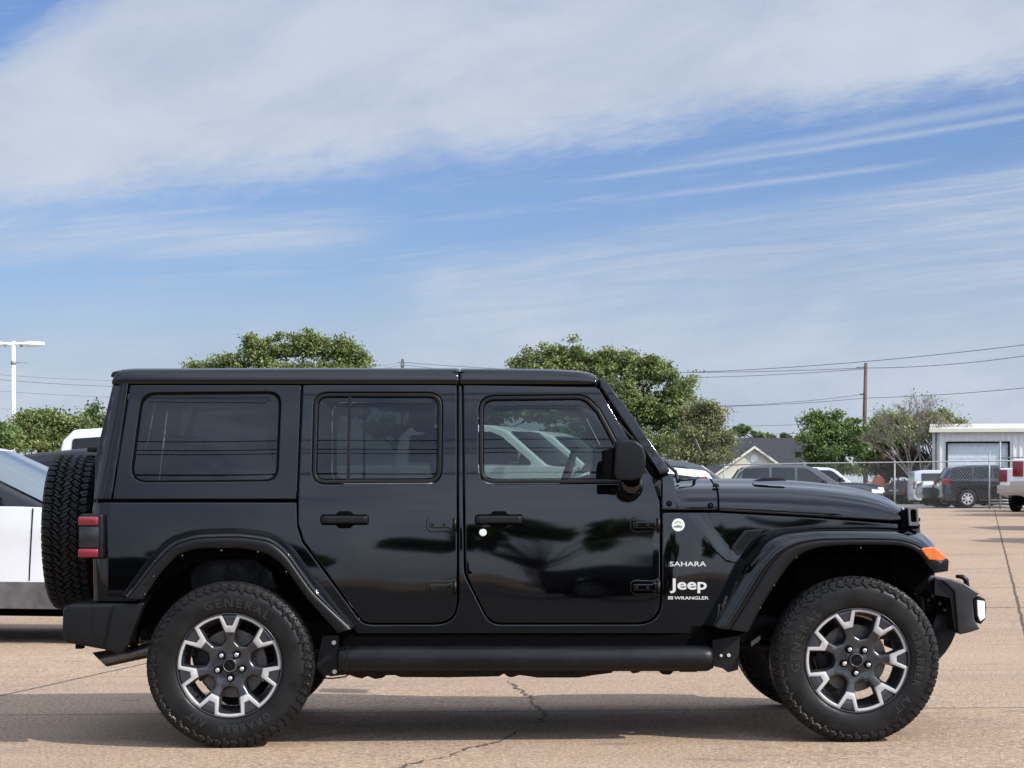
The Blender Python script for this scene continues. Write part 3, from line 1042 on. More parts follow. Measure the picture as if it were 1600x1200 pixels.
# --- grille and front
gr = MB()
xg = X(1436, .35)
gr.prism([(X(1408, .3), 0.86), (X(1408, .3), 1.06), (X(1436, .3), 1.075), (X(1441, .3), 1.04), (X(1450, .3), 0.86)], 0.315 - CY, WID - 0.315 - CY)
gob = gr.build('grille', M['paint'], car, bevel=0.02, seg=3)
for k in range(7):
    sl = MB(); yk = -0.36 + k * 0.12
    sl.box(X(1446, .3) - 0.02, X(1446, .3) + 0.012, yk - 0.028, yk + 0.028, 0.86, 1.0)
    sl.xform(lambda p: (p[0] - (p[2] - 0.86) * 0.16, p[1], p[2]))
    sl.build('grille_slot', M['matte'], gob, bevel=0.005, seg=1)
for s_ in (-1, 1):
    hl = MB()
    hl.tube([(X(1425, .3), s_ * 0.46, 0.935), (X(1446, .3), s_ * 0.46, 0.93)], [0.085, 0.08], 24)
    hl.build('headlight', M['lampglass'], gob)
# bonnet latch
lt = MB(); x0_, z0_ = to_xz(1417, 806, S); yl = S(x0_, z0_)
def boxpx(x0, y0, x1, y1, ya, yb):
    a = cpoly(x0, y0, D0 + ya); b = cpoly(x1, y1, D0 + ya)
    return (a[0], b[0], ya - CY, yb - CY, b[1], a[1])
lt.box(*boxpx(1411, 794, 1436, 827, yl - 0.014, yl + 0.03))
lo = lt.build('bonnet_latch', M['matte'], car, bevel=0.007)
M['strap'] = mat('worn_grey_rubber', (0.10, 0.10, 0.105), 0.45)
l2 = panel('latch_strap', [(1420, 792, 5), (1436, 793, 4), (1438, 822, 2), (1422, 822, 2)], [[(1424, 796, 3), (1433, 797, 3), (1434, 816, 2), (1425, 816, 2)]], M['strap'], lo, surf=lambda x, z: yl - 0.03, edge=0.003, thick=0.012, sp=0, dens=0.02)
for px_, py_ in ((1412, 795), (1437, 817)):
    b3 = MB(); bx, bz = cpoly(px_, py_, D0 + yl)
    b3.tube([(bx, yl + 0.01 - CY, bz), (bx, yl - 0.02 - CY, bz)], [0.010, 0.006], 8)
    b3.build('latch_bolt', M['chrome'], lo)


# --- wheel arch flares
def resamp(pl, n):
    d = [0]
    for a, b in zip(pl[:-1], pl[1:]): d.append(d[-1] + math.hypot(b[0] - a[0], b[1] - a[1]))
    out = []
    for i in range(n):
        t = d[-1] * i / (n - 1); k = 0
        while k < len(d) - 2 and d[k + 1] < t: k += 1
        f = (t - d[k]) / max(1e-9, d[k + 1] - d[k])
        out.append((pl[k][0] + (pl[k + 1][0] - pl[k][0]) * f, pl[k][1] + (pl[k + 1][1] - pl[k][1]) * f))
    return out


def smoothpl(pl, n, it=6):
    q = resamp(pl, n)
    for _ in range(it):
        q = [q[0]] + [((q[i - 1][0] + 2 * q[i][0] + q[i + 1][0]) / 4, (q[i - 1][1] + 2 * q[i][1] + q[i + 1][1]) / 4) for i in range(1, n - 1)] + [q[-1]]
    return q


def flare(outer, midl, inner, name, mirrored=True):
    n = 70
    o = smoothpl(outer, n, 4); i_ = smoothpl(inner, n, 4); m_ = smoothpl(midl, n, 4)
    def pt(p, y):
        x, z = cpoly(p[0], p[1], D0 + y); return local((x, y, z))
    def lerp(a, b, t): return (a[0] + (b[0] - a[0]) * t, a[1] + (b[1] - a[1]) * t)
    up, lip = [], []
    for a, b, c in zip(o, m_, i_):
        xs, zs = to_xz(a[0], a[1], S)
        ys = S(xs, zs)
        up.append([pt(a, ys + 0.01), pt(a, ys * 0.93), pt(lerp(a, b, 0.12), ys * 0.72), pt(lerp(a, b, 0.32), ys * 0.40), pt(lerp(a, b, 0.52), ys * 0.18), pt(lerp(a, b, 0.72), ys * 0.07), pt(lerp(a, b, 0.93), 0.004), pt(b, 0.010)])
        lip.append([pt(lerp(b, c, -0.04), 0.016), pt(lerp(b, c, 0.04), 0.003), pt(lerp(b, c, 0.3), 0.000), pt(lerp(b, c, 0.75), 0.001), pt(lerp(b, c, 0.95), 0.006), pt(c, 0.016), pt(lerp(b, c, 0.98), 0.09), pt(lerp(b, c, 0.8), 0.30)])
    root = MB(); root.grid(up)
    for e in (0, -1):
        k = len(root.v) if False else (0 if e == 0 else (n - 1) * 8)
        root.f.append(tuple(k + j for j in range(8))); root.sm.append(False)
    ro = root.build(name, M['paint'], car)
    lp = MB(); lp.grid(lip)
    lo_ = lp.build('flare_lip', M['satin'], ro)
    res = [ro]
    if mirrored:
        r2 = mirror_obj(ro, car); mirror_obj(lo_, r2)
        res.append(r2)
    return ro


r_outer = [(189, 932), (236, 867), (264, 838), (306, 826), (372, 824), (425, 831), (453, 849), (495, 908), (556, 984)]
r_mid = [(200, 934), (243, 880), (272, 851), (306, 841), (372, 839), (420, 845), (444, 864), (487, 925), (548, 982)]
r_inner = [(224, 936), (250, 896), (278, 866), (306, 857), (380, 857), (418, 865), (442, 884), (480, 938), (526, 989)]
fl_r = flare(r_outer, r_mid, r_inner, 'rear_wheel_arch_flare')
f_outer = [(1096, 980), (1123, 931), (1154, 872), (1182, 839), (1210, 826), (1270, 820), (1357, 821), (1417, 824), (1446, 834), (1474, 864), (1478, 872)]
f_mid = [(1140, 984), (1168, 940), (1199, 888), (1222, 862), (1246, 850), (1280, 844), (1350, 843), (1402, 844), (1428, 850), (1446, 862), (1474, 877)]
f_inner = [(1168, 988), (1200, 929), (1235, 879), (1256, 862), (1287, 854), (1330, 852), (1380, 852), (1410, 853), (1431, 860), (1445, 875), (1462, 893)]
fl_f = flare(f_outer, f_mid, f_inner, 'front_wheel_arch_flare')
# front end cap of the flare under the indicator
cap = MB()
c_ = [cpoly(px, py, D0) for px, py in ((1440, 866), (1452, 878), (1482, 873), (1484, 877), (1483, 893), (1462, 896), (1448, 880))]
cap.prism(c_, 0.005 - CY, 0.30 - CY)
cap.build('flare_front_cap', M['satin'], fl_f, bevel=0.006)
am = panel('indicator_light', [(1438, 857, 3), (1462, 855, 3), (1478, 870, 2), (1476, 877, 3), (1452, 875, 3)], [], M['amber'], fl_f, surf=lambda x, z: -0.006 + 0.16 * max(0, x - 2.0), edge=0.006, thick=0.05, sp=0.02, dens=0.02)
for fl, pts in ((fl_r, ((284, 868), (345, 860), (402, 862), (240, 900), (446, 893), (226, 928))), (fl_f, ((1244, 871), (1209, 915), (1187, 950), (1345, 856)))):
    for px_, py_ in pts:
        b4 = MB(); bx, bz = cpoly(px_, py_, D0)
        b4.tube([(bx, 0.012 - CY, bz), (bx, -0.001 - CY, bz)], [0.0038, 0.003], 8)
        b4.build('fixing_screw', M['strap'], fl)

# liners above the tyres
ln = MB()
ln.prism([cpoly(px, py, D0 + .4) for px, py in ((296, 900), (306, 880), (330, 868), (400, 868), (430, 890), (440, 925), (300, 925))], 0.36 - CY, 0.43 - CY)
ln.build('arch_liner', M['frame'], car, bevel=0.02, seg=3)
ln = MB()
ln.prism([cpoly(px, py, D0 + .4) for px, py in ((1225, 980), (1240, 890), (1275, 866), (1400, 866), (1436, 900), (1462, 985), (1440, 985), (1400, 905), (1280, 905), (1250, 985))], 0.36 - CY, 0.60 - CY)
ln.build('arch_liner', M['matte'], car, bevel=0.02)

ln = MB()
ln.prism([cpoly(px, py, D0 + .3) for px, py in ((1395, 848), (1436, 858), (1470, 885), (1466, 893), (1452, 903), (1448, 935), (1395, 905))], 0.28 - CY, 0.36 - CY)
ln.build('arch_liner', M['matte'], car, bevel=0.006)

# --- roof
def roof_loft(pxs, zt):
    mb = MB(); rows = []
    for px, dz_ in zip(pxs, zt):
        x = X(px, .24)
        y0 = S(max(x, -1.9), 1.735) + 0.001
        top = 1.812 + dz_
        sec = [(y0 + 0.02, 1.735), (y0 - 0.002, 1.741), (y0 + 0.001, 1.765 + dz_ * .3), (y0 + 0.008, 1.788 + dz_ * .7), (y0 + 0.022, top - 0.008), (y0 + 0.05, top + 0.002), (y0 + 0.12, top + 0.009), (y0 + 0.35, top + 0.018), (CY, top + 0.022)]
        full = sec + [(2 * CY - a, b) for a, b in sec[:-1][::-1]]
        rows.append([local((x, a, b)) for a, b in full])
    mb.grid(rows)
    n = len(rows[0])
    for e in (0, len(rows) - 1):
        mb.f.append(tuple(e * n + j for j in range(n))); mb.sm.append(False)
    return mb


roof_loft([177, 180, 186, 196, 210, 300, 500, 712, 716.3], [-.045, -.022, -.008, -.002, 0, 0.0, 0.002, 0.002, -0.001]).build('hard_top_roof', M['hardtop'], car)
roof_loft([718.5, 722, 800, 860, 900, 918, 928, 933], [-.002, 0.001, 0, -.003, -.010, -.017, -.026, -.040]).build('front_roof_panel', M['hardtop'], car)
# inner headliner / pillars / tailgate
hl = MB()
hl.box(X(200, .3), X(925, .3), -0.68, 0.68, 1.70, 1.735)
hl.build('headliner', M['cabin'], car)
for a, b in ((452, 486), (690, 746)):
    for s_ in (-1, 1):
        pl = MB()
        for k in range(6):
            z0 = 1.19 + k * 0.09; z1 = z0 + 0.09
            y = S(0, (z0 + z1) / 2) + 0.042 - CY
            pl.box(X(a), X(b), min(s_ * -y, s_ * (-y - 0.05)), max(s_ * -y, s_ * (-y - 0.05)), z0, z1)
        pl.build('inner_pillar', M['cabin'], car)
gap_ = MB()
for s_ in (-1, 1):
    y = (S(0, 1.735) + 0.02 - CY) * -s_
    gap_.box(X(205), X(930), min(y, y - 0.03 * s_), max(y, y - 0.03 * s_), 1.72, 1.75)
gap_.box(X(708, .3), X(726, .3), 0.235 - CY, CY - 0.235, 1.72, 1.800)
gap_.build('roof_rail', M['matte'], car)
tg = MB()
tg.prism([(rear_x(0.62) + 0.01, 0.62), (rear_x(1.17) + 0.01, 1.17), (rear_x(1.24) + 0.02, 1.24), (rear_x(1.24) + 0.07, 1.24), (rear_x(0.62) + 0.07, 0.62)], 0.2 - CY, CY - 0.2)
tgo = tg.build('tailgate', M['paint'], car, bevel=0.01)
rw = MB()
rw.prism([(rear_x(1.24) + 0.03, 1.24), (rear_x(1.75) + 0.03, 1.75), (rear_x(1.75) + 0.045, 1.75), (rear_x(1.24) + 0.045, 1.24)], 0.26 - CY, CY - 0.26)
rw.build('rear_window', M['glassq'], car)
br = MB()
br.tube([(rear_x(1.2), 0, 1.20), (rear_x(1.2) - 0.02, 0, 1.28), (rear_x(1.3) - 0.10, 0, 1.37), (rear_x(1.3) - 0.10, 0, 1.40)], [0.04, 0.035, 0.03, 0.03], 10)
br.box(X(144, .9), X(158, .9), -0.10, 0.10, 1.415, 1.44)
br.build('high_brake_light', M['satin'], car, bevel=0.004)
# rear spoiler lip of the hard top
sp_ = MB()
sp_.prism([(X(175, .3), 1.775), (X(178, .3), 1.80), (X(200, .3), 1.815), (X(200, .3), 1.765)], 0.27 - CY, CY - 0.27)
sp_.build('roof_spoiler', M['hardtop'], car, bevel=0.01)

# --- interior
def seat(x, y, hr=True):
    s = MB()
    s.prism(rounded([(x - 0.02, 1.0), (x - 0.16, 1.50, .05), (x - 0.06, 1.54, .05), (x + 0.08, 1.28, .05), (x + 0.14, 1.0)], seg=4), y - 0.24, y + 0.24)
    s.box(x, x + 0.5, y - 0.25, y + 0.25, 0.95, 1.10)
    so_ = s.build('seat', M['seat'], car, bevel=0.05, seg=3)
    h = MB()
    h.box(x - 0.22, x - 0.11, y - 0.12, y + 0.12, 1.53, 1.70)
    h.build('headrest', M['seat'], so_, bevel=0.03, seg=3)


XS = X(690, .5)
seat(XS + 0.06, -0.38); seat(XS + 0.06, 0.38)
seat(X(470, .6), -0.33); seat(X(470, .6), 0.33)
da = MB()
da.prism([(X(905, .6), 1.0), (X(905, .6), 1.27), (X(935, .6), 1.30), (X(1035, .6), 1.27), (X(1035, .6), 1.0)], -0.7, 0.7)
da.build('dashboard', M['cabin'], car, bevel=0.02)
stw = MB()
ring = [(X(893, .6) + 0.055 * math.sin(a) * 1.0, 0.38 + 0.18 * math.cos(a), 1.27 + 0.17 * math.sin(a)) for a in [2 * PI * k / 20 for k in range(21)]]
stw.tube(ring, 0.016, 8, cap=False)
stw.tube([(X(893, .6), 0.38, 1.27), (X(915, .6), 0.38, 1.2)], 0.02, 8)
stw.build('steering_wheel', M['cabin'], car)
rb = MB()
for s_ in (-1, 1):
    rb.tube([(X(735, .3), s_ * 0.60, 1.1), (X(725, .3), s_ * 0.60, 1.64), (X(700, .3), s_ * 0.59, 1.69), (X(260, .3), s_ * 0.59, 1.67), (X(215, .3), s_ * 0.6, 1.2)], 0.032, 10)
    rb.tube([(X(725, .3), s_ * 0.60, 1.66), (X(900, .3), s_ * 0.60, 1.69), (X(945, .3), s_ * 0.6, 1.62), (X(1000, .3), s_ * 0.64, 1.40), (X(1030, .3), s_ * 0.66, 1.28)], 0.026, 10)
rb.tube([(X(725, .3), -0.6, 1.66), (X(725, .3), 0.6, 1.66)], 0.03, 10)
rb.build('roll_bar', M['cabin'], car)

# --- door mirror
mr = MB()
mo = [cpoly(px, py, D0 - 0.10) for px, py in ((958, 692), (966, 687), (990, 689), (1000, 697), (1005, 712), (1004, 735), (998, 747), (985, 751), (962, 750), (955, 744))]
mr.prism(mo, -0.20 - CY, 0.02 - CY)
mro = mr.build('door_mirror', M['satin'], car, bevel=0.028, seg=4, angle=25)
mg = MB(); mg.prism([cpoly(px, py, D0 - 0.10) for px, py in ((940, 704), (962, 698), (962, 750), (941, 749))], -0.185 - CY, 0.01 - CY)
mg.build('mirror_rim', M['matte'], mro, bevel=0.008)
ma = MB()
ma.tube([(X(985, -.05), -0.06 - CY, 1.275), (X(985, 0), 0.02 - CY, 1.235), (X(985, .1), 0.17 - CY, 1.225)], [0.045, 0.060, 0.055], 16)
ma.build('mirror_arm', M['paint'], mro)
m2_ = mirror_obj(mro, car)

# --- tail light
def tail(sgn=1):
    t_ = MB()
    t_.box(*boxpx(125, 803, 162, 873, 0.095, 0.27))
    to = t_.build('tail_light', M['satin'], car, bevel=0.014, seg=3)
    for (a, b, c, d_) in ((122.5, 807, 154, 821), (122.5, 857, 154, 871)):
        l_ = MB(); l_.box(*boxpx(a, b, c, d_, 0.085, 0.25)); l_.build('red_lens', M['red'], to, bevel=0.012, seg=3)
    l_ = MB(); l_.box(*boxpx(124, 823, 155, 855, 0.089, 0.24)); l_.build('lens_middle', M['smoke'], to, bevel=0.004)
    return to


tl = tail()
t2 = mirror_obj(tl, car)
for ch in list(tl.children): mirror_obj(ch, t2)

# --- rear bumper, exhaust
bp = MB()
b_out = [cpoly(px, py, D0 + .05) for px, py in ((108, 944), (99, 952), (98, 984), (101, 1001), (108, 1004), (183, 1018), (191, 1012), (224, 942))]
bp.prism(b_out, 0.045 - CY, CY - 0.045)
def bump_round(p):
    x, y, z = p
    e = max(0, abs(y) - 0.62)
    if x < -1.9: x += e * e * 0.9
    return (x, y, z)
bpo = bp.build('rear_bumper', M['satin'], car, bevel=0.018, seg=3, angle=20)
sm = MB()
sm.prism([cpoly(px, py, D0 + .04) for px, py in ((145.5, 947), (147.5, 947), (147, 1009), (145, 1009))], 0.0425 - CY, 0.06 - CY)
sm.build('bumper_seam', M['satin2'], bpo)
cr = MB()
cr.prism([cpoly(px, py, D0 + .03) for px, py in ((178, 943), (226, 941), (200, 1008), (188, 1021), (163, 1015))], 0.028 - CY, 0.10 - CY)
cr.build('bumper_end', M['satin'], bpo, bevel=0.012, seg=3)
hk = MB(); hk.box(*boxpx(120, 1006, 131, 1013, 0.35, 0.42)); hk.build('tow_loop', M['matte'], bpo)
ex = MB()
e0 = cpoly(160, 1029, D0 + .45); e1 = cpoly(232, 1016, D0 + .45)
ex.tube([(e0[0], 0.42 - CY, e0[1]), (e1[0], 0.45 - CY, e1[1]), (e1[0] + 0.3, 0.5 - CY, e1[1] + 0.08)], 0.036, 18, cap=False)
def cut(p):
    x, y, z = p
    if x < e0[0] + 0.03: x += (e0[1] - z) * 0.85
    return (x, y, z)
ex.xform(cut)
ex.build('exhaust_pipe', M['exh'], car)
mf = MB(); mf.tube([(X(222, .5), -0.35, 0.47), (X(300, .5), -0.35, 0.50)], 0.09, 14)
mf.build('silencer', M['steel'], car)

# --- side steps
for s_ in (-1, 1):
    st = MB()
    yv = s_ * (CY - 0.065)
    z_ = H - (1029 - 750) * (D0 + 0.065) / F
    xa, xb = X(527, .065), X(1113, .065)
    n_ = 18
    prof = []
    for k in range(n_):
        a = 2 * PI * k / n_
        c__, s__ = math.cos(a), math.sin(a)
        prof.append((abs(c__) ** 0.75 * math.copysign(1, c__) * 0.075, abs(s__) ** 0.8 * math.copysign(1, s__) * 0.061))
    xs_ = [(xa, 0.80), (xa + 0.012, 0.95), (xa + 0.035, 1), (xb - 0.05, 1), (xb - 0.02, 0.94), (xb, 0.75)]
    st.grid([[(x, yv + p[0] * k, z_ + p[1] * k) for p in prof] for x, k in xs_], True, True)
    st.f.append(tuple(range(n_))); st.sm.append(False)
    st.f.append(tuple(range(5 * n_, 6 * n_))); st.sm.append(False)
    sto = st.build('side_step', M['satin2'], car)
    rg_ = MB(); rg_.box(xa + 0.045, xa + 0.051, yv - 0.0755, yv + 0.0755, z_ - 0.055, z_ + 0.0615); rg_.build('step_end_band', M['satin'], sto)
    for px_ in (560, 800, 1060):
        bk = MB(); bk.box(X(px_), X(px_ + 26), min(yv, s_ * 0.45), max(yv, s_ * 0.45), z_ - 0.066, z_ - 0.02)
        bk.build('step_bracket', M['frame'], sto)
# frame plates with round bolts behind the wheels
bx = MB(); bx.prism([cpoly(px, py, D0 + .2) for px, py in ((505, 992), (530, 992), (530, 1054), (505, 1054), (495, 1040))], 0.16 - CY, 0.20 - CY)
bxo = bx.build('body_mount', M['frame'], car)
bx = MB(); bx.prism([cpoly(px, py, D0 + .2) for px, py in ((1112, 1000), (1155, 992), (1152, 1046), (1136, 1050), (1128, 1044), (1112, 1040))], 0.16 - CY, 0.20 - CY)
bxo2 = bx.build('body_mount', M['frame'], car)
for px_, py_, rr, ob_ in ((521, 1004, .011, bxo), (522, 1049.5, .011, bxo), (1139, 1024.5, .009, bxo2), (1127, 1025, .007, bxo2)):
    b5 = MB(); q_ = cpoly(px_, py_, D0 + .14)
    b5.tube([(q_[0], 0.165 - CY, q_[1]), (q_[0], 0.15 - CY, q_[1])], rr, 12)
    b5.build('round_bolt', M['badge'], ob_)
cb = MB()
cb.tube([(X(506, .3), 0.3 - CY, 0.296), (X(520, .3), 0.3 - CY, 0.294), (X(540, .3), 0.3 - CY, 0.302), (X(552, .3), 0.3 - CY, 0.33)], 0.004, 6)
cb.build('hanging_cable', mat('cable_red', (0.12, 0.02, 0.015), 0.5), car)
# battery-side bits behind front wheel
bt = MB(); q0 = cpoly(1180, 1002, D0 + .3)
bt.box(q0[0] - 0.02, q0[0] + 0.025, 0.28 - CY, 0.32 - CY, q0[1] - 0.012, q0[1] + 0.012)
bt.xform(lambda p: (p[0], p[1], p[2] + (p[0] - q0[0]) * 0.7))
bt.build('clip', M['steel'], car)

# --- front bumper
fb = MB()
fpts = [cpoly(px, py, D0 + .12) for px, py in ((1474, 907), (1490, 906), (1510, 912), (1534, 928), (1523, 938), (1526, 970), (1535, 984), (1520, 989), (1503, 993), (1499, 988), (1494, 925))]
fb.prism(fpts, 0.14 - CY, CY - 0.14)
fbo = fb.build('front_bumper', M['bumpf'], car, bevel=0.012, seg=3, angle=20)
for s_ in (-1, 1):
    fg = MB()
    def yy2(a, b):
        return (a - CY, b - CY) if s_ < 0 else (CY - b, CY - a)
    a_, b_ = yy2(0.17, 0.42)
    fg.prism([cpoly(px, py, D0 + .15) for px, py in ((1524, 940), (1533, 932), (1543, 937), (1544.5, 948), (1544, 967), (1536, 977), (1532, 974), (1526, 962))], a_, b_)
    fo = fg.build('fog_light', M['satin'], fbo, bevel=0.006)
    a_, b_ = yy2(0.155, 0.40)
    fg = MB(); fg.prism([cpoly(px, py, D0 + .15) for px, py in ((1529, 938.5), (1541, 940), (1542, 966), (1534, 972), (1530, 962))], a_, b_)
    fg.build('lamp_lens', M['lampglass'], fo, bevel=0.004)
    a_, b_ = yy2(0.50, 0.53)
    tk = MB()
    tk.tube([(cpoly(1498, 901, D0 + .5)[0], (a_ + b_) / 2, cpoly(0, 901, D0 + .5)[1]), (cpoly(1508, 902, D0 + .5)[0], (a_ + b_) / 2, cpoly(0, 902, D0 + .5)[1]), (cpoly(1514, 907, D0 + .5)[0], (a_ + b_) / 2, cpoly(0, 907, D0 + .5)[1]), (cpoly(1515, 918, D0 + .5)[0], (a_ + b_) / 2, cpoly(0, 920, D0 + .5)[1])], [0.009, 0.013, 0.014, 0.014], 10)
    tk.build('tow_hook', M['satin'], fbo)
pn = MB()
pn.prism([cpoly(px, py, D0 + .16) for px, py in ((1462, 903), (1474, 908), (1494, 928), (1498, 985), (1493, 985), (1486, 935), (1462, 930))], 0.16 - CY, 0.19 - CY)
pn.build('bumper_inner', M['satin'], fbo)
ad = MB()
adp = [(1500, 980), (1496, 990), (1489, 1006), (1480, 1020), (1470, 1031), (1450, 1038), (1450, 1000), (1465, 960), (1500, 960)]
ad.prism([cpoly(px, py, D0 + .35) for px, py in adp], 0.34 - CY, CY - 0.34)
ad.build('air_dam', M['frame'], fbo, bevel=0.01)
us = MB()
for (a, b, c, d_, ya) in ((1425, 905, 1478, 925, .35), (1440, 925, 1470, 960, .45), (1462, 935, 1480, 985, .5), (1400, 895, 1440, 1000, .5)):
    us.box(*boxpx(a, b, c, d_, ya, ya + 0.25))
us.tube([(X(1425, .3), -0.55, 0.77), (X(1440, .3), -0.55, 0.70), (X(1458, .3), -0.55, 0.73), (X(1470, .3), -0.55, 0.66)], 0.012, 8)
us.tube([(X(1444, .3), -0.6, 0.70), (X(1446, .3), -0.6, 0.62)], [0.02, 0.026], 10)
us.build('front_underframe', M['frame'], car, bevel=0.006)
lk2 = MB()
for px_, py_ in ((1432, 928), (1436, 934), (1447, 926), (1452, 938), (1458, 932), (1470, 944), (1478, 954)):
    q_ = cpoly(px_, py_, D0 + .34); lk2.tube([(q_[0], 0.34 - CY, q_[1]), (q_[0] + 0.006, 0.33 - CY, q_[1] + 0.008)], [0.012, 0.008], 8)
lk2.build('linkage_joints', M['steel'], car)

# --- side vent on the front wing
vt = panel('wing_vent', [(1142, 856, 3), (1163, 829, 5), (1198, 826, 2), (1185, 838, 2), (1154, 869, 2)], [], M['satin'], car, lift=-0.008, edge=0.006, thick=0.01, sp=0)
hex_ = MB()
poly = rounded([(1147, 856), (1165, 832), (1190, 829), (1154, 864)])
for i in range(14):
    for j in range(12):
        px_ = 1145 + i * 3.4 + (j % 2) * 1.7; py_ = 829 + j * 3.0
        if inside((px_, py_), poly):
            q_ = to_xz(px_, py_, S); yq = S(*q_) - 0.0087 - CY
            hex_.add([(q_[0] + 0.0042 * math.cos(a), yq, q_[1] + 0.0042 * math.sin(a)) for a in [PI / 3 * k for k in range(6)]], [(0, 1, 2, 3, 4, 5)])
hex_.build('vent_mesh', M['matte'], vt, recalc=False)
# raised wing contour ahead of the badges


# --- lettering
def text_mb(txt, size, sx=1.0, bold=0.0, ext=0.003, shear=0.0, space=1.0):
    cu = bpy.data.curves.new('t', 'FONT')
    cu.body = txt; cu.size = size; cu.extrude = ext; cu.offset = bold; cu.shear = shear; cu.space_character = space
    cu.resolution_u = 3
    ob = bpy.data.objects.new('t', cu)
    col.objects.link(ob)
    me = bpy.data.meshes.new_from_object(ob.evaluated_get(bpy.context.evaluated_depsgraph_get()))
    vs = [(v.co.x * sx, v.co.y, v.co.z) for v in me.vertices]
    fs = [tuple(p.vertices) for p in me.polygons]
    bpy.data.objects.remove(ob); bpy.data.curves.remove(cu); bpy.data.meshes.remove(me)
    return vs, fs


def side_text(txt, x0, y0, x1, y1, name, m, bold=0.0, parent=None):
    """fit text into a pixel box on the body side"""
    vs, fs = text_mb(txt, 0.1, 1.0, bold, 0.0015)
    mnx = min(v[0] for v in vs); mxx = max(v[0] for v in vs); mny = min(v[1] for v in vs); mxy = max(v[1] for v in vs)
    mb = MB(); out = []
    for v in vs:
        px = x0 + (v[0] - mnx) / (mxx - mnx) * (x1 - x0)
        py = y1 - (v[1] - mny) / (mxy - mny) * (y1 - y0)
        q = to_xz(px, py, S)
        out.append((q[0], S(*q) - 0.002 - v[2] - CY, q[1]))
    mb.add(out, fs)
    return mb.build(name, m, parent or car)


side_text('SAHARA', 1046, 877.5, 1103, 885, 'trim_lettering', M['badge'], 0.001)
side_text('Jeep', 1046, 904, 1104, 927, 'maker_lettering', M['badge'], 0.0022)
wl = side_text('WRANGLER', 1053, 932, 1107, 937, 'model_lettering', M['badge'], 0.002)
ic = MB()
for k in range(4):
    q_ = to_xz(1044 + k * 2.1, 934.5, S)
    ic.box(q_[0] - 0.0022, q_[0] + 0.0022, S(*q_) - 0.004 - CY, S(*q_) + 0.002 - CY, q_[1] - 0.0075, q_[1] + 0.0075)
q_ = to_xz(1047, 932.2, S)
ic.box(q_[0] - 0.011, q_[0] + 0.011, S(*q_) - 0.0035 - CY, S(*q_) + 0.002 - CY, q_[1] - 0.001, q_[1] + 0.001)
ic.build('grille_emblem', M['badge'], car)
rbd = MB(); q_ = to_xz(1059, 820.5, S); yq = S(*q_) - CY
rbd.tube([(q_[0], yq + 0.003, q_[1]), (q_[0], yq - 0.004, q_[1]), (q_[0], yq - 0.006, q_[1])], [0.0315, 0.0315, 0.029], 28)
rbo = rbd.build('round_badge', M['sticker'], car)
rm = MB()
rm.box(q_[0] - 0.020, q_[0] + 0.020, yq - 0.0072, yq - 0.0052, q_[1] - 0.011, q_[1] - 0.004)
rm.box(q_[0] - 0.004, q_[0] + 0.006, yq - 0.0072, yq - 0.0052, q_[1] - 0.003, q_[1] + 0.001)
for k in range(7):
    a = R(35 + k * 18)
    rm.box(q_[0] + 0.017 * math.cos(a) - 0.0018, q_[0] + 0.017 * math.cos(a) + 0.0018, yq - 0.0072, yq - 0.0052, q_[1] + 0.017 * math.sin(a) - 0.0018, q_[1] + 0.017 * math.sin(a) + 0.0018)
rm.build('badge_marks', M['greymark'], rbo)


# ------------------------------------------------------------------ wheels
TR = 0.402


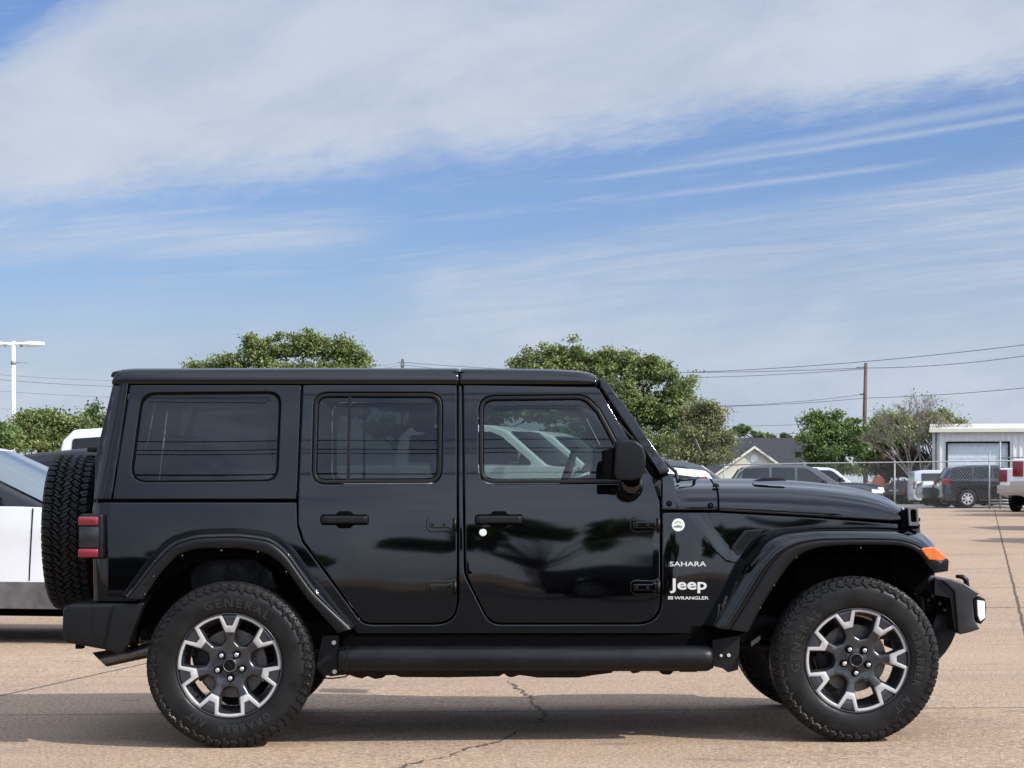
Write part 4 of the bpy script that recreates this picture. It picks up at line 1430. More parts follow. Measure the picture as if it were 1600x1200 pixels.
def tyre_mesh():
    N = 840
    prof = []   # (axial from centre, radius, zone)
    hw = 0.1275
    def P_(a, r, z): prof.append((a, r, z))
    # from outer bead (axial negative = towards viewer) over the tread to inner bead
    side = [(-0.085, 0.240), (-0.102, 0.248), (-0.114, 0.254), (-0.1215, 0.270), (-0.1262, 0.292), (-0.1272, 0.310), (-0.1265, 0.326), (-0.1245, 0.340), (-0.1225, 0.350), (-0.1210, 0.357), (-0.1195, 0.364), (-0.118, 0.371), (-0.1165, 0.378), (-0.1145, 0.3845), (-0.1115, 0.390), (-0.1075, 0.3945), (-0.103, 0.3972)]
    for a, r in side: P_(a, r, 0)
    nt = 38
    for k in range(nt + 1):
        a = -0.098 + 0.196 * k / nt
        P_(a, TR - 0.0042 * (a / 0.1) ** 2, 1)
    for a, r in side[::-1]: P_(-a, r, 0)
    K = len(prof)
    th = np.arange(N) * 2 * PI / N
    NB = 58
    ph = th * NB / (2 * PI)
    V = np.zeros((N, K, 3), dtype=np.float64)
    zone = []
    for k, (a, r, z) in enumerate(prof):
        if z == 1 or abs(a) > 0.0 and r > 0.384:
            rowpos = a
            # five rows of blocks with slanting, stepped gaps
            zig = 0.010 * (np.abs((ph * 1.0) % 1 - 0.5) * 4 - 1)
            edges = [-0.068, -0.024, 0.024, 0.068]
            g = np.zeros(N, bool)
            for i, e in enumerate(edges):
                sh = zig * (1 if i % 2 == 0 else -1)
                g |= np.abs(rowpos - (e + sh)) < 0.0040
            row = int(np.searchsorted(edges, rowpos))
            offs = [0.0, 0.45, 0.1, 0.55, 0.2][row]
            slant = [6, 16, -14, 16, -6][row]
            q = (ph + offs + rowpos * slant) % 1
            wdt = 0.21 if row in (0, 4) else 0.13
            g |= q < wdt
            sipe = np.abs(q - 0.56) < 0.03
            h = np.where(g, -0.011, 0.0) + np.where(sipe & ~g, -0.003, 0.0)
            rr = r + h; aa = np.full(N, a)
        elif r > 0.352:
            # shoulder lugs that hook down the sidewall
            sg = -1 if a < 0 else 1
            q = (ph + (0.0 if a < 0 else 0.2) + rowoff(r)) % 1
            lug = q > 0.16
            alt = (np.floor(ph) % 2 == 0)
            if r < 0.366: lug = lug & (q < 0.80) & (q > 0.25)
            if r < 0.359: lug = lug & alt & (q > 0.34) & (q < 0.66)
            e = np.where(lug, 0.0045, -0.0020)
            rr = r + np.zeros(N); aa = a + sg * e
        else:
            rr = np.full(N, r)
            ring = 0.0012 if abs(r - 0.340) < 0.001 or abs(r - 0.250) < 0.001 else 0.0
            aa = np.full(N, a + (-1 if a < 0 else 1) * ring)
        V[:, k, 0] = rr * np.cos(th)
        V[:, k, 1] = aa
        V[:, k, 2] = rr * np.sin(th)
    vs = V.reshape(-1, 3)
    i = np.arange(N)[:, None]; k = np.arange(K - 1)[None, :]
    i2 = (i + 1) % N
    quads = np.stack([i * K + k, i2 * K + k, i2 * K + k + 1, i * K + k + 1], -1).reshape(-1, 4)
    me = bpy.data.meshes.new('tyre')
    me.vertices.add(len(vs)); me.vertices.foreach_set('co', vs.astype(np.float32).ravel())
    me.loops.add(quads.size); me.loops.foreach_set('vertex_index', quads.astype(np.int32).ravel())
    me.polygons.add(len(quads)); me.polygons.foreach_set('loop_start', np.arange(0, quads.size, 4, dtype=np.int32))
    me.polygons.foreach_set('loop_total', np.full(len(quads), 4, dtype=np.int32))
    rad = np.array([p[1] for p in prof])
    smo = np.tile(((rad[:-1] < 0.352) & (rad[1:] < 0.353)), N)
    me.polygons.foreach_set('use_smooth', smo)
    me.materials.append(M['rubber'])
    me.update(calc_edges=True)
    me.validate()
    return me


def rowoff(r):
    return (0.39 - r) * 9


def pol(r, a): return (r * math.cos(R(a)), r * math.sin(R(a)))


def arcpts(r, a0, a1, n): return [pol(r, a0 + (a1 - a0) * i / n) for i in range(n + 1)]


def flatpanel(outer, holes, yf, thick, edge, sp=0):
    """panel in the wheel plane; returns MB. y = yf(x,z), thickness backwards"""
    o = outer if area2(outer) > 0 else outer[::-1]
    hs = [h if area2(h) > 0 else h[::-1] for h in holes]
    io = offset(o, edge); ih = [offset(h, -edge) for h in hs]
    v2, tri, ridx = fill2d(io, ih, sp)
    mb = MB()
    mb.v = [(p[0], yf(*p), p[1]) for p in v2]
    for t_ in tri:
        a, b, c = t_[:3]
        ar = (v2[b][0] - v2[a][0]) * (v2[c][1] - v2[a][1]) - (v2[c][0] - v2[a][0]) * (v2[b][1] - v2[a][1])
        mb.f.append((a, b, c) if ar > 0 else (a, c, b)); mb.sm.append(True)
    pos = 0
    for loop, sgn in [(o, 1)] + [(h, -1) for h in hs]:
        n = len(loop); ii = ridx[pos:pos + n]; pos += n
        b1 = len(mb.v); mb.v += [(p[0], yf(*p) + edge * 0.8, p[1]) for p in loop]
        b2 = len(mb.v); mb.v += [(p[0], yf(*p) + thick, p[1]) for p in (loop if sgn == 1 else offset(loop, thick * 0.25))]
        r1 = list(range(b1, b1 + n)); r2 = list(range(b2, b2 + n))
        for a_, b_ in ((ii, r1), (r1, r2)):
            for i in range(n):
                j = (i + 1) % n
                f = (a_[j], a_[i], b_[i], b_[j]) if sgn == 1 else (a_[i], a_[j], b_[j], b_[i])
                if len(set(f)) == 4:
                    mb.f.append(f); mb.sm.append(False)
    return mb


RM = 0.2465


def rim_depth(x, z):
    r = math.hypot(x, z)
    d = 0.022                       # recess of the face at the lip, from the sidewall plane
    t = max(0.0, 1 - r / 0.21)
    return -0.1275 + d + 0.030 * math.sin(min(1, t) * PI / 2) - 0.012 * max(0, 1 - r / 0.05) ** 0.5


def window_poly(c, k=1.0):
    return rounded([(*pol(0.935 * RM, c - 13.4), 0.010), *[(*pol(0.938 * RM, c - 13.4 + 26.8 * i / 6), 0) for i in range(1, 6)], (*pol(0.935 * RM, c + 13.4), 0.010),
                    (*pol(0.655 * RM, c + 18.2), 0.012), (*pol(0.47 * RM, c + 17.0), 0.022), (*pol(0.395 * RM, c), 0.03), (*pol(0.47 * RM, c - 17.0), 0.022), (*pol(0.655 * RM, c - 18.2), 0.012)], seg=4)


def build_wheel():
    root = empty('wheel', (0, 0, 0))
    link('tyre', tyre_mesh(), root)
    rim = empty('rim', (0, 0, 0)); rim.parent = root
    s7 = 360 / 7
    cs = [i * s7 for i in range(7)]
    wins = [window_poly(c) for c in cs]
    plate = flatpanel(arcpts(0.2462, 0, 360, 84)[:-1], wins, rim_depth, 0.040, 0.004, 0.014)
    plate.build('rim_face', M['rimdark'], rim, recalc=False)
    # machined band
    outer = []
    inner_h = []
    for c in cs:
        outer += arcpts(RM, c - 16.9, c + 16.9, 8)
        outer += [pol(0.778 * RM, c + 21.6), pol(0.778 * RM, c + s7 - 21.6)]
    inner = []
    for c in cs:
        inner += [pol(0.655 * RM, c - 18.6)] + arcpts(0.950 * RM, c - 13.8, c + 13.8, 7) + [pol(0.655 * RM, c + 18.6)]
    def yb(x, z):
        r = math.hypot(x, z)
        return min(rim_depth(x, z), -0.1275 + 0.024) - 0.006 + 0.018 * max(0.0, (0.19 - r) / 0.19)
    band_ = flatpanel(outer, [inner], yb, 0.010, 0.0012, 0)
    band_.build('machined_band', M['machined'], rim, recalc=False)
    ba = MB()
    prof = [(-0.100, 0.2464), (-0.1165, 0.2470), (-0.1185, 0.2495), (-0.1165, 0.2525), (-0.110, 0.2535)]
    ba.grid([[(r * math.cos(2 * PI * i / 72), a, r * math.sin(2 * PI * i / 72)) for i in range(72)] for a, r in prof], True, True)
    ba.build('rim_lip', M['rimdark'], rim)
    ba = MB()
    prof = [(-0.080, 0.2350), (-0.072, 0.231), (-0.06, 0.224), (0.0, 0.205), (0.05, 0.205), (0.11, 0.222)]
    ba.grid([[(r * math.cos(2 * PI * i / 64), a, r * math.sin(2 * PI * i / 64)) for i in range(64)] for a, r in prof], True, True)
    ba.build('rim_barrel', M['rimdark'], rim)
    hb = MB()
    hb.tube([(0, -0.082, 0), (0, -0.094, 0), (0, -0.097, 0)], [0.040, 0.036, 0.032], 28)
    hb.build('hub', M['rimdark'], rim)
    cp = MB()
    cp.grid([[(r * math.cos(2 * PI * i / 32), a, r * math.sin(2 * PI * i / 32)) for i in range(32)] for a, r in ((-0.096, 0.0315), (-0.1005, 0.0315), (-0.1015, 0.0300), (-0.0995, 0.0275), (-0.096, 0.0275))], True, True)
    cpo = cp.build('cap_ring', M['steel'], rim)
    cp = MB(); cp.tube([(0, -0.094, 0), (0, -0.0985, 0)], 0.0275, 28); cp.build('centre_cap', M['paint'], rim)
    # tiny emblem: a small vehicle climbing a slope
    em = MB(); em.prism([(-0.014, -0.013), (0.016, 0.010), (0.011, 0.014), (0.006, 0.009), (0.000, 0.013), (-0.003, 0.008), (-0.010, -0.001), (-0.016, -0.006)], -0.0998, -0.098)
    em.build('cap_emblem', M['satin2'], rim)
    for k in range(5):
        a = R(3 + 72 * k)
        x_, z_ = 0.0615 * math.cos(a), 0.0615 * math.sin(a)
        hl_ = MB(); hl_.tube([(x_, -0.080, z_), (x_, -0.0925, z_)], 0.0185, 16); hl_.build('lug_pocket', M['matte'], rim)
        nb = MB(); nb.tube([(x_, -0.088, z_), (x_, -0.104, z_), (x_, -0.111, z_), (x_, -0.114, z_)], [0.0135, 0.0135, 0.0105, 0.004], 6); nb.build('lug_nut', M['chrome'], rim)
    va = MB(); p_ = pol(0.217, 360 / 7 * -1 + 6)
    va.tube([(p_[0], -0.100, p_[1]), (p_[0] * 0.93, -0.112, p_[1] * 0.93)], [0.006, 0.0045], 8); va.build('valve', M['matte'], rim)
    # sidewall lettering
    def arc_text(txt, rr, ac, size, space):
        vs, fs = text_mb(txt, size, 1.05, 0.0012, 0.0008, 0, space)
        mx = max(v[0] for v in vs); mn = min(v[0] for v in vs)
        out = []
        for v in vs:
            a = R(ac) - (v[0] - (mx + mn) / 2) / rr
            r_ = rr + v[1] - size * 0.35
            # follow the bulge of the sidewall
            ax_ = -0.1255 - 0.0018 * (1 - ((r_ - 0.312) / 0.03) ** 2) - 0.0011
            out.append((r_ * math.cos(a), ax_ - v[2], r_ * math.sin(a)))
        return out, fs
    for (t_, rr, ac, sz, spc) in (('GENERAL', 0.303, 90, 0.056, 1.45), ('GRABBER', 0.303, 292, 0.050, 1.3), ('A/T', 0.303, 247, 0.050, 1.3)):
        tx = MB()
        tx.add(*arc_text(t_, rr, ac, sz, spc))
        tx.build('sidewall_lettering', M['rubber_letter'], root)
    return root


def brake(parent, x, z, s_):
    bk = MB()
    y0 = s_ * -1 * (CY - 0.17)
    bk.tube([(x, y0 - 0.014, z), (x, y0 + 0.014, z)], 0.165, 40)
    b_ = bk.build('brake_disc', M['steel'], parent)
    bk = MB(); bk.tube([(x, y0 - 0.05, z), (x, y0 + 0.02, z)], 0.075, 24); bk.build('brake_hub', M['frame'], b_)
    bk = MB(); cs_ = [pol(r, a) for r, a in ((0.10, 150), (0.10, 205), (0.18, 210), (0.19, 178), (0.18, 146))]
    bk.prism([(x + p[0], z + p[1]) for p in cs_], y0 - 0.05, y0 + 0.05)
    bk.build('brake_caliper', M['frame'], b_, bevel=0.012)
    return b_


def copy_tree(o, parent=None):
    c = o.copy(); col.objects.link(c)
    c.parent = parent
    for ch in list(o.children): copy_tree(ch, c)
    return c


wheel = build_wheel()
wheel.parent = car


def child(o, nm):
    return [c for c in o.children if c.name.startswith(nm)][0]


def place_wheel(w_, x, y, z, side, ty_rot, rim_rot, toe=0.0):
    """side -1 near, +1 far"""
    w_.location = (x, y, z)
    w_.rotation_euler = (0, 0, (0 if side < 0 else PI) + toe)
    # rotation about the axle (local y) for the tyre+lettering and the rim
    for c in w_.children:
        a = rim_rot if c.name.startswith('rim') else ty_rot
        c.rotation_euler = (0, -R(a), 0)


place_wheel(wheel, RWX, 0.1275 - CY, RWZ, -1, -8, 270)
wf = copy_tree(wheel, car); place_wheel(wf, FWX, 0.1275 - CY, FWZ, -1, 69, 336)
wr2 = copy_tree(wheel, car); place_wheel(wr2, RWX, CY - 0.1275, RWZ, 1, 20, 30)
wf2 = copy_tree(wheel, car); place_wheel(wf2, FWX, CY - 0.1275, FWZ, 1, 50, 10)
spx = -2.242
wsp = copy_tree(wheel, car)
wsp.name = 'spare_wheel'
place_wheel(wsp, spx, 0.0, H - (832 - 750) * (D0 + CY - 0.1) / F, -1, 0, 0)
wsp.rotation_euler = (0, 0, -PI / 2)
for x_, z_ in ((RWX, RWZ), (FWX, FWZ)):
    for s_ in (-1, 1): brake(car, x_, z_, -s_)
sc_ = MB(); sc_.tube([(spx + 0.02, 0, wsp.location.z), (X(150, .9), 0, wsp.location.z)], 0.09, 16)
sc_.build('spare_wheel_carrier', M['frame'], car)

# ================================================================== other vehicles
def car_wheel(root, x, y, r, wdt, side, spokes, rimm):
    wl_ = empty('wheel', (x, y, r)); wl_.parent = root
    t_ = MB()
    prof = [(0.62 * r, 0.46), (0.70 * r, 0.5), (0.90 * r, 0.5), (0.98 * r, 0.43), (r, 0.3), (r, -0.3), (0.98 * r, -0.43), (0.9 * r, -0.5), (0.62 * r, -0.46)]
    t_.grid([[(q * math.cos(2 * PI * i / 32), a * wdt, q * math.sin(2 * PI * i / 32)) for i in range(32)] for q, a in prof], True, True)
    t_.build('tyre', M['rubber'], wl_)
    rm_ = MB()
    ys = -side * 0.40 * wdt if False else side * 0.40 * wdt
    outer = arcpts(0.64 * r, 0, 360, 40)[:-1]
    holes = []
    for k in range(spokes):
        c = 360 / spokes * k; hwid = 360 / spokes * 0.30
        holes.append([pol(0.56 * r, c - hwid), pol(0.56 * r, c + hwid), pol(0.22 * r, c + hwid * 0.7), pol(0.22 * r, c - hwid * 0.7)])
    p_ = flatpanel(outer, holes, lambda a, b: 0.0, 0.03, 0.004)
    p_.xform(lambda v: (v[0], (v[1] - 0.44 * wdt) * (1 if side < 0 else -1), v[2]))
    p_.build('rim', rimm, wl_)
    bk = MB(); bk.tube([(0, -0.1 * wdt, 0), (0, 0.1 * wdt, 0)], 0.62 * r, 24); bk.build('brake', M['matte'], wl_)
    return wl_


def vehicle(name, cat, label, group, x, y, rz, spec, paint, scale=1.0, wheelm=None, spokes=7):
    """spec: body outline (x,z), cabin outline, windows, etc. x from rear (0) to front, z up; local origin at rear-centre on the ground"""
    root = empty(name, (x, y, gz(x)), rz, label, cat, group)
    root.scale = (scale,) * 3
    L, Wd = spec['L'], spec['W']
    hw = Wd / 2
    belt = spec['belt']; tum = spec.get('tumble', 0.24)
    def inset(z):
        if z < belt: return 0.05 * max(0, (0.55 - z)) ** 1.0 * 0.6 + 0.02 * max(0, z - 0.8)
        return 0.02 * (belt - 0.8) + (z - belt) * tum
    # lower body with wheel arches
    wr_, r = spec['wheels'], spec['r']
    bot = spec['bottom']
    pts = [(p[0], p[1], p[2] if len(p) > 2 else 0.08) for p in spec['body']]
    low = []
    for wx in wr_:
        a_ = math.degrees(math.asin(max(-1, min(1, (bot - r) / (r * 1.17)))))
        low.append([(wx + r * 1.17 * math.cos(R(180 - a_ - (180 - 2 * a_) * i / 12)), r + r * 1.17 * math.sin(R(180 - a_ - (180 - 2 * a_) * i / 12))) for i in range(13)])
    outline = rounded(pts, seg=4)
    kk_ = max(range(1, len(outline)), key=lambda i: outline[i - 1][0] - outline[i][0])
    ins_ = [p for l in sorted(low, key=lambda l: -l[0][0]) for p in l[::-1]]
    full = outline[:kk_] + ins_ + outline[kk_:]
    b = MB(); b.prism(full, -hw, hw)
    b.xform(lambda p: (p[0], math.copysign(abs(p[1]) - inset(p[2]) - 0.10 * max(0, (p[0] - L + 0.5)) ** 1.5 - 0.06 * max(0, 0.35 - p[0]), p[1]), p[2]))
    b.build('body', paint, root, bevel=0.045, seg=3, angle=50)
    if 'clad' in spec:
        c = MB(); c.prism([(p[0], min(p[1], spec['clad'])) for p in full if p[1] <= spec['clad'] + 0.25], -hw - 0.006, hw + 0.006)
        c.build('cladding', M['clad'], root)
    if 'cap' in spec:
        cq = rounded([(p[0], p[1], 0.06) for p in spec['cap']], seg=4)
        c = MB(); c.prism(cq, -hw + 0.004, hw - 0.004, fy=inset)
        c.build('roof', paint, root, bevel=0.04, seg=3, angle=50)
    # cabin
    cab = rounded([(p[0], p[1], p[2] if len(p) > 2 else 0.12) for p in spec['cabin']], seg=4)
    c = MB(); c.prism(cab, -hw + 0.01, hw - 0.01, fy=inset)
    c.build('cabin', spec.get('roofm', paint), root, bevel=0.05, seg=3, angle=50)
    gm = M['cglass']
    for wi in spec['windows']:
        q = rounded([(p[0], p[1], 0.05) for p in wi], seg=3)
        wn = MB()
        for s_ in (-1, 1):
            n = len(q)
            vs = [(p[0], s_ * (hw - 0.01 - inset(p[1]) + 0.006), p[1]) for p in q] + [(p[0], s_ * (hw - 0.01 - inset(p[1]) - 0.03), p[1]) for p in q]
            fs = [tuple(range(n)), tuple(range(2 * n - 1, n - 1, -1))] + [((i + 1) % n, i, n + i, n + (i + 1) % n) for i in range(n)]
            wn2 = MB(); wn2.add(vs, fs)
            wn2.build('side_window', gm, root)
    for nm, (xa, za), (xb, zb), gm2 in spec.get('screens', []):
        # sloping glass from bottom (xa,za) to top (xb,zb)
        dxs, dzs = xb - xa, zb - za
        Ls = math.hypot(dxs, dzs); nx_, nz_ = dzs / Ls, -dxs / Ls
        if nm == 'rear_screen': nx_, nz_ = -nx_, -nz_
        if nz_ < 0: nx_, nz_ = -nx_, -nz_
        g_ = MB(); rows = []
        for i in range(6):
            s_ = i / 5; z_ = za + dzs * s_; x_ = xa + dxs * s_
            wv_ = hw - 0.08 - inset(z_)
            rows.append([(x_ + nx_ * 0.010 + spec.get('bow', 0.05) * (1 - (abs(k - 4) / 4) ** 2) * (1 if nm == 'windscreen' else -1), -wv_ + 2 * wv_ * k / 8, z_ + nz_ * 0.008) for k in range(9)])
        g_.grid(rows)
        g_.build(nm, gm2, root, recalc=False)
    for wx in wr_:
        for s_ in (-1, 1):
            car_wheel(root, wx, s_ * (hw - 0.12), r, 0.24, s_, spokes, wheelm or M['machined'])
    for (sx_, z0_, z1_) in spec.get('seams', []):
        for s_ in (-1, 1):
            l_ = MB(); rows = []
            for i in range(9):
                z_ = z0_ + (z1_ - z0_) * i / 8
                yy_ = s_ * (hw - inset(z_) + 0.003)
                rows.append([(sx_ - 0.006 - 0.05 * (z1_ - z_), yy_, z_), (sx_ + 0.006 - 0.05 * (z1_ - z_), yy_, z_)])
            l_.grid(rows, False); l_.build('door_seam', M['matte'], root, recalc=False)
    um = MB(); um.box(0.3, L - 0.3, -hw + 0.3, hw - 0.3, 0.22, 0.5); um.build('underbody', M['matte'], root)
    for (nm, m_, pl_, depth) in spec.get('lights', []):
        for s_ in (-1, 1):
            l_ = MB()
            q = [(p[0], p[1]) for p in pl_]
            l_.prism(q, 0, depth)
            ys_ = hw - inset(sum(p[1] for p in q) / len(q)) + 0.012
            if s_ < 0: l_.xform(lambda p: (p[0], -ys_ + p[1], p[2]))
            else: l_.xform(lambda p: (p[0], ys_ - p[1], p[2]))
            l_.build(nm, m_, root, bevel=0.01)
    for (nm, m_, bx_) in spec.get('boxes', []):
        l_ = MB(); l_.box(*bx_); l_.build(nm, m_, root, bevel=0.015)
    for s_ in (-1, 1):
        mx_ = spec.get('mirror')
        if mx_:
            l_ = MB(); l_.box(mx_[0] - 0.06, mx_[0] + 0.08, s_ * (hw + 0.14) - 0.09, s_ * (hw + 0.14) + 0.09, mx_[1] - 0.07, mx_[1] + 0.10)
            l_.build('wing_mirror', spec.get('mirm', M['cblack']), root, bevel=0.03)
    return root


SUV = dict(L=4.95, W=1.96, belt=1.12, r=0.39, wheels=(1.05, 3.98), bottom=0.30,
           body=[(0.05, 0.42), (0.0, 0.75), (0.04, 1.12), (0.25, 1.16), (3.3, 1.14), (4.30, 1.10, 0.3), (4.85, 0.96, 0.15), (4.95, 0.70), (4.90, 0.35), (4.70, 0.30, 0.02), (0.2, 0.30, 0.02)],
           cabin=[(0.06, 1.08, 0.0), (0.22, 1.35), (0.50, 1.70, 0.2), (1.3, 1.78, 0.4), (2.35, 1.76, 0.5), (2.75, 1.66, 0.3), (3.55, 1.12, 0.0), (3.5, 1.05, 0)],
           windows=[[(0.42, 1.20), (0.62, 1.58), (1.25, 1.66), (1.25, 1.20)], [(1.33, 1.20), (1.33, 1.66), (2.08, 1.66), (2.08, 1.18)], [(2.16, 1.18), (2.16, 1.66), (2.45, 1.64), (3.10, 1.20), (3.10, 1.17)]],
           screens=[('windscreen', (3.50, 1.15), (2.78, 1.66), M['cglass2']), ('rear_screen', (0.13, 1.22), (0.40, 1.62), M['cglass'])],
           lights=[('headlight', M['lampglass'], [(4.55, 0.85), (4.55, 0.98), (4.86, 0.94), (4.92, 0.84)], 0.35), ('tail_light', M['red'], [(-0.01, 0.90), (0.02, 1.08), (0.34, 1.04), (0.10, 0.88)], 0.4)],
           mirror=(3.0, 1.18))
SEDAN = dict(L=4.75, W=1.84, belt=0.98, r=0.33, wheels=(1.0, 3.75), bottom=0.24,
             body=[(0.05, 0.35), (0.0, 0.70), (0.06, 1.00, 0.1), (0.55, 1.05), (1.2, 1.0), (3.2, 0.98), (4.2, 0.86, 0.3), (4.68, 0.70), (4.75, 0.40), (4.6, 0.24, 0.02), (0.2, 0.24, 0.02)],
             cabin=[(0.6, 0.98, 0), (1.25, 1.38, 0.3), (1.9, 1.46, 0.5), (2.5, 1.42, 0.4), (3.45, 0.95, 0), (3.4, 0.9, 0)],
             windows=[[(1.15, 1.03), (1.5, 1.34), (2.0, 1.38), (2.0, 1.03)], [(2.08, 1.03), (2.08, 1.38), (2.4, 1.36), (3.0, 1.03)]],
             screens=[('windscreen', (3.38, 1.0), (2.55, 1.40), M['cglass2']), ('rear_screen', (0.72, 1.05), (1.28, 1.37), M['cglass2'])],
             lights=[('tail_light', M['red'], [(0.02, 0.78), (0.03, 0.98), (0.42, 0.96), (0.22, 0.80)], 0.5), ('headlight', M['lampglass'], [(4.3, 0.68), (4.25, 0.80), (4.60, 0.72), (4.68, 0.62)], 0.35)],
             mirror=(2.9, 1.02))
PICKUP = dict(L=5.9, W=2.03, belt=1.28, r=0.42, wheels=(1.25, 4.85), bottom=0.42, tumble=0.2,
              body=[(0.04, 0.60), (0.0, 0.8), (0.0, 1.30, 0.04), (1.9, 1.32, 0.02), (2.0, 1.30, 0.02), (4.5, 1.30), (5.6, 1.22, 0.15), (5.85, 1.10, 0.1), (5.9, 0.65), (5.75, 0.42, 0.02), (0.2, 0.50, 0.02)],
              cabin=[(1.98, 1.2, 0), (2.06, 1.75, 0.12), (2.25, 1.93, 0.16), (2.9, 1.96, 0.3), (3.55, 1.93, 0.3), (3.8, 1.85, 0.2), (4.5, 1.28, 0), (4.45, 1.2, 0)],
              windows=[[(2.25, 1.36), (2.25, 1.78), (2.95, 1.82), (2.95, 1.34)], [(3.05, 1.34), (3.05, 1.83), (3.55, 1.83), (3.72, 1.76), (4.20, 1.38), (4.22, 1.32)]],
              screens=[('windscreen', (4.44, 1.33), (3.84, 1.83), M['cglassd']), ],
              lights=[('tail_light', M['red'], [(-0.015, 0.92), (-0.015, 1.24), (0.20, 1.24), (0.20, 0.92)], 0.16), ('headlight', M['lampglass'], [(5.6, 0.88), (5.6, 1.10), (5.84, 1.08), (5.90, 0.88)], 0.3)],
              boxes=[('rear_bumper', M['bumper'], (-0.14, 0.06, -0.95, 0.95, 0.52, 0.72)), ('tailgate_handle', M['matte'], (-0.012, 0.02, -0.12, 0.12, 1.12, 1.18))],
              mirror=(4.0, 1.42))
VAN = dict(L=5.1, W=2.0, belt=1.2, r=0.38, wheels=(1.1, 4.1), bottom=0.3, tumble=0.12,
           body=[(0.02, 0.4), (0.0, 0.8), (0.02, 1.22, 0.02), (3.9, 1.2), (4.8, 1.08, 0.2), (5.08, 0.8), (5.05, 0.4), (4.9, 0.3, 0.02), (0.2, 0.3, 0.02)],
           cabin=[(0.03, 1.1, 0), (0.05, 1.80, 0.1), (0.5, 1.9, 0.2), (3.0, 1.9, 0.3), (3.4, 1.8, 0.2), (4.25, 1.15, 0), (4.2, 1.05, 0)],
           windows=[[(0.42, 1.28), (0.42, 1.72), (1.9, 1.74), (1.9, 1.28)], [(2.0, 1.28), (2.0, 1.74), (3.0, 1.74), (3.0, 1.28)]],
           screens=[('windscreen', (4.2, 1.2), (3.42, 1.79), M['cglass2'])],
           lights=[('tail_light', M['red'], [(-0.01, 0.9), (-0.01, 1.3), (0.08, 1.3), (0.08, 0.9)], 0.12)], mirror=(3.5, 1.3))


def px_x(px, d): return (px - 800) / F * d


def at(px, d, lx, ly, deg, k=1.0):
    """world x, y and heading that bring the local point lx, ly of a vehicle to a pixel column at a depth"""
    c_, s2_ = math.cos(R(deg)), math.sin(R(deg))
    return px_x(px, d) - (c_ * lx - s2_ * ly) * k, d - (s2_ * lx + c_ * ly) * k, R(deg)



# near left: white crossover
SUVW = dict(SUV); SUVW['clad'] = 0.52; SUVW['mirm'] = M['cblack']
# build its pieces: rear x so that its front door edge lands behind the spare wheel
vehicle('parked_suv', 'car', 'white crossover with grey lower cladding, nearest on the left behind the spare wheel', None, *at(66, 17.8, 3.45, -0.90, -11, 0.965), dict(SUVW, bow=0.20, seams=[(3.40, 0.53, 1.13), (2.12, 0.53, 1.13)], wheels=(1.05, 4.15), roofm=M['cblack'], cap=[(0.40, 1.60), (0.50, 1.665), (1.2, 1.725), (1.95, 1.715), (2.44, 1.625), (2.38, 1.60), (1.2, 1.66)], cabin=[(0.06, 1.08, 0.0), (0.22, 1.35), (0.50, 1.66, 0.2), (1.3, 1.72, 0.4), (1.95, 1.71, 0.5), (2.42, 1.62, 0.3), (3.55, 1.12, 0.0), (3.5, 1.05, 0)], windows=[[(0.42, 1.20), (0.62, 1.56), (1.15, 1.60), (1.15, 1.20)], [(1.23, 1.20), (1.23, 1.60), (1.9, 1.60), (1.9, 1.18)], [(1.98, 1.18), (1.98, 1.60), (2.2, 1.58), (3.10, 1.20), (3.10, 1.17)]], screens=[('windscreen', (3.50, 1.15), (2.46, 1.61), M['cglass2'])]), M['white'], 0.965)
vehicle('parked_car', 'car', 'black crossover of which only the roof shows, between white crossover and spare wheel', None, px_x(88, 27.0) - 1.0, 28.2, 0, dict(SUV), M['cblack'], 0.955)
# white pickups seen over and through the black car
pg = 'white pickup trucks parked in a row behind the black car'
vehicle('pickup_truck', 'pickup truck', 'white pickup truck whose cab roof shows between light pole and hard top', pg, *at(86, 44.5, 1.98, -1.0, -16, 1.2), dict(PICKUP, bow=0.15), M['white'], 1.20)
vehicle('pickup_truck', 'pickup truck', 'white pickup truck seen largest through the front door window of the black car', pg, *at(612, 41.5, 1.98, -1.0, -16, 1.2), dict(PICKUP, bow=0.15), M['white'], 1.20)
vehicle('pickup_truck', 'pickup truck', 'white pickup truck half hidden behind another one in the front door window', pg, *at(700, 46.5, 1.98, -1.0, -16, 1.2), dict(PICKUP, bow=0.15), M['white'], 1.20)
# row seen over the bonnet
vehicle('parked_car', 'car', 'dark blue-grey crossover just in front of the windscreen pillar, facing right', None, px_x(1046, 40) - 1.95, 41, 0, dict(SUV), M['cgrey'], 0.92)
vehicle('parked_car', 'car', 'white hatchback with red tail light showing over the bonnet edge', None, px_x(1150, 33), 34, PI, dict(SUV, lights=[('tail_light', M['red'], [(0.42, 1.48), (0.50, 1.60), (0.80, 1.58), (0.70, 1.48)], 0.1)]), M['white'], 0.815)
vehicle('parked_suv', 'car', 'grey large crossover with roof rails in front of the cream gable', None, px_x(1150, 70) - 0.15, 71, 0, dict(SUV, windows=[[(0.32, 1.20), (0.42, 1.64), (1.25, 1.68), (1.25, 1.20)], [(1.33, 1.20), (1.33, 1.68), (2.08, 1.68), (2.08, 1.18)], [(2.16, 1.18), (2.16, 1.68), (2.5, 1.64), (3.10, 1.20), (3.10, 1.17)]]), M['cgrey'], 0.97)
vehicle('pickup_truck', 'pickup truck', 'dark pickup truck with pale roof between grey crossover and utility pole', None, px_x(1225, 84) - 1.98 + 0.6, 85, 0, dict(PICKUP, roofm=M['silver']), M['cblack'], 0.88)
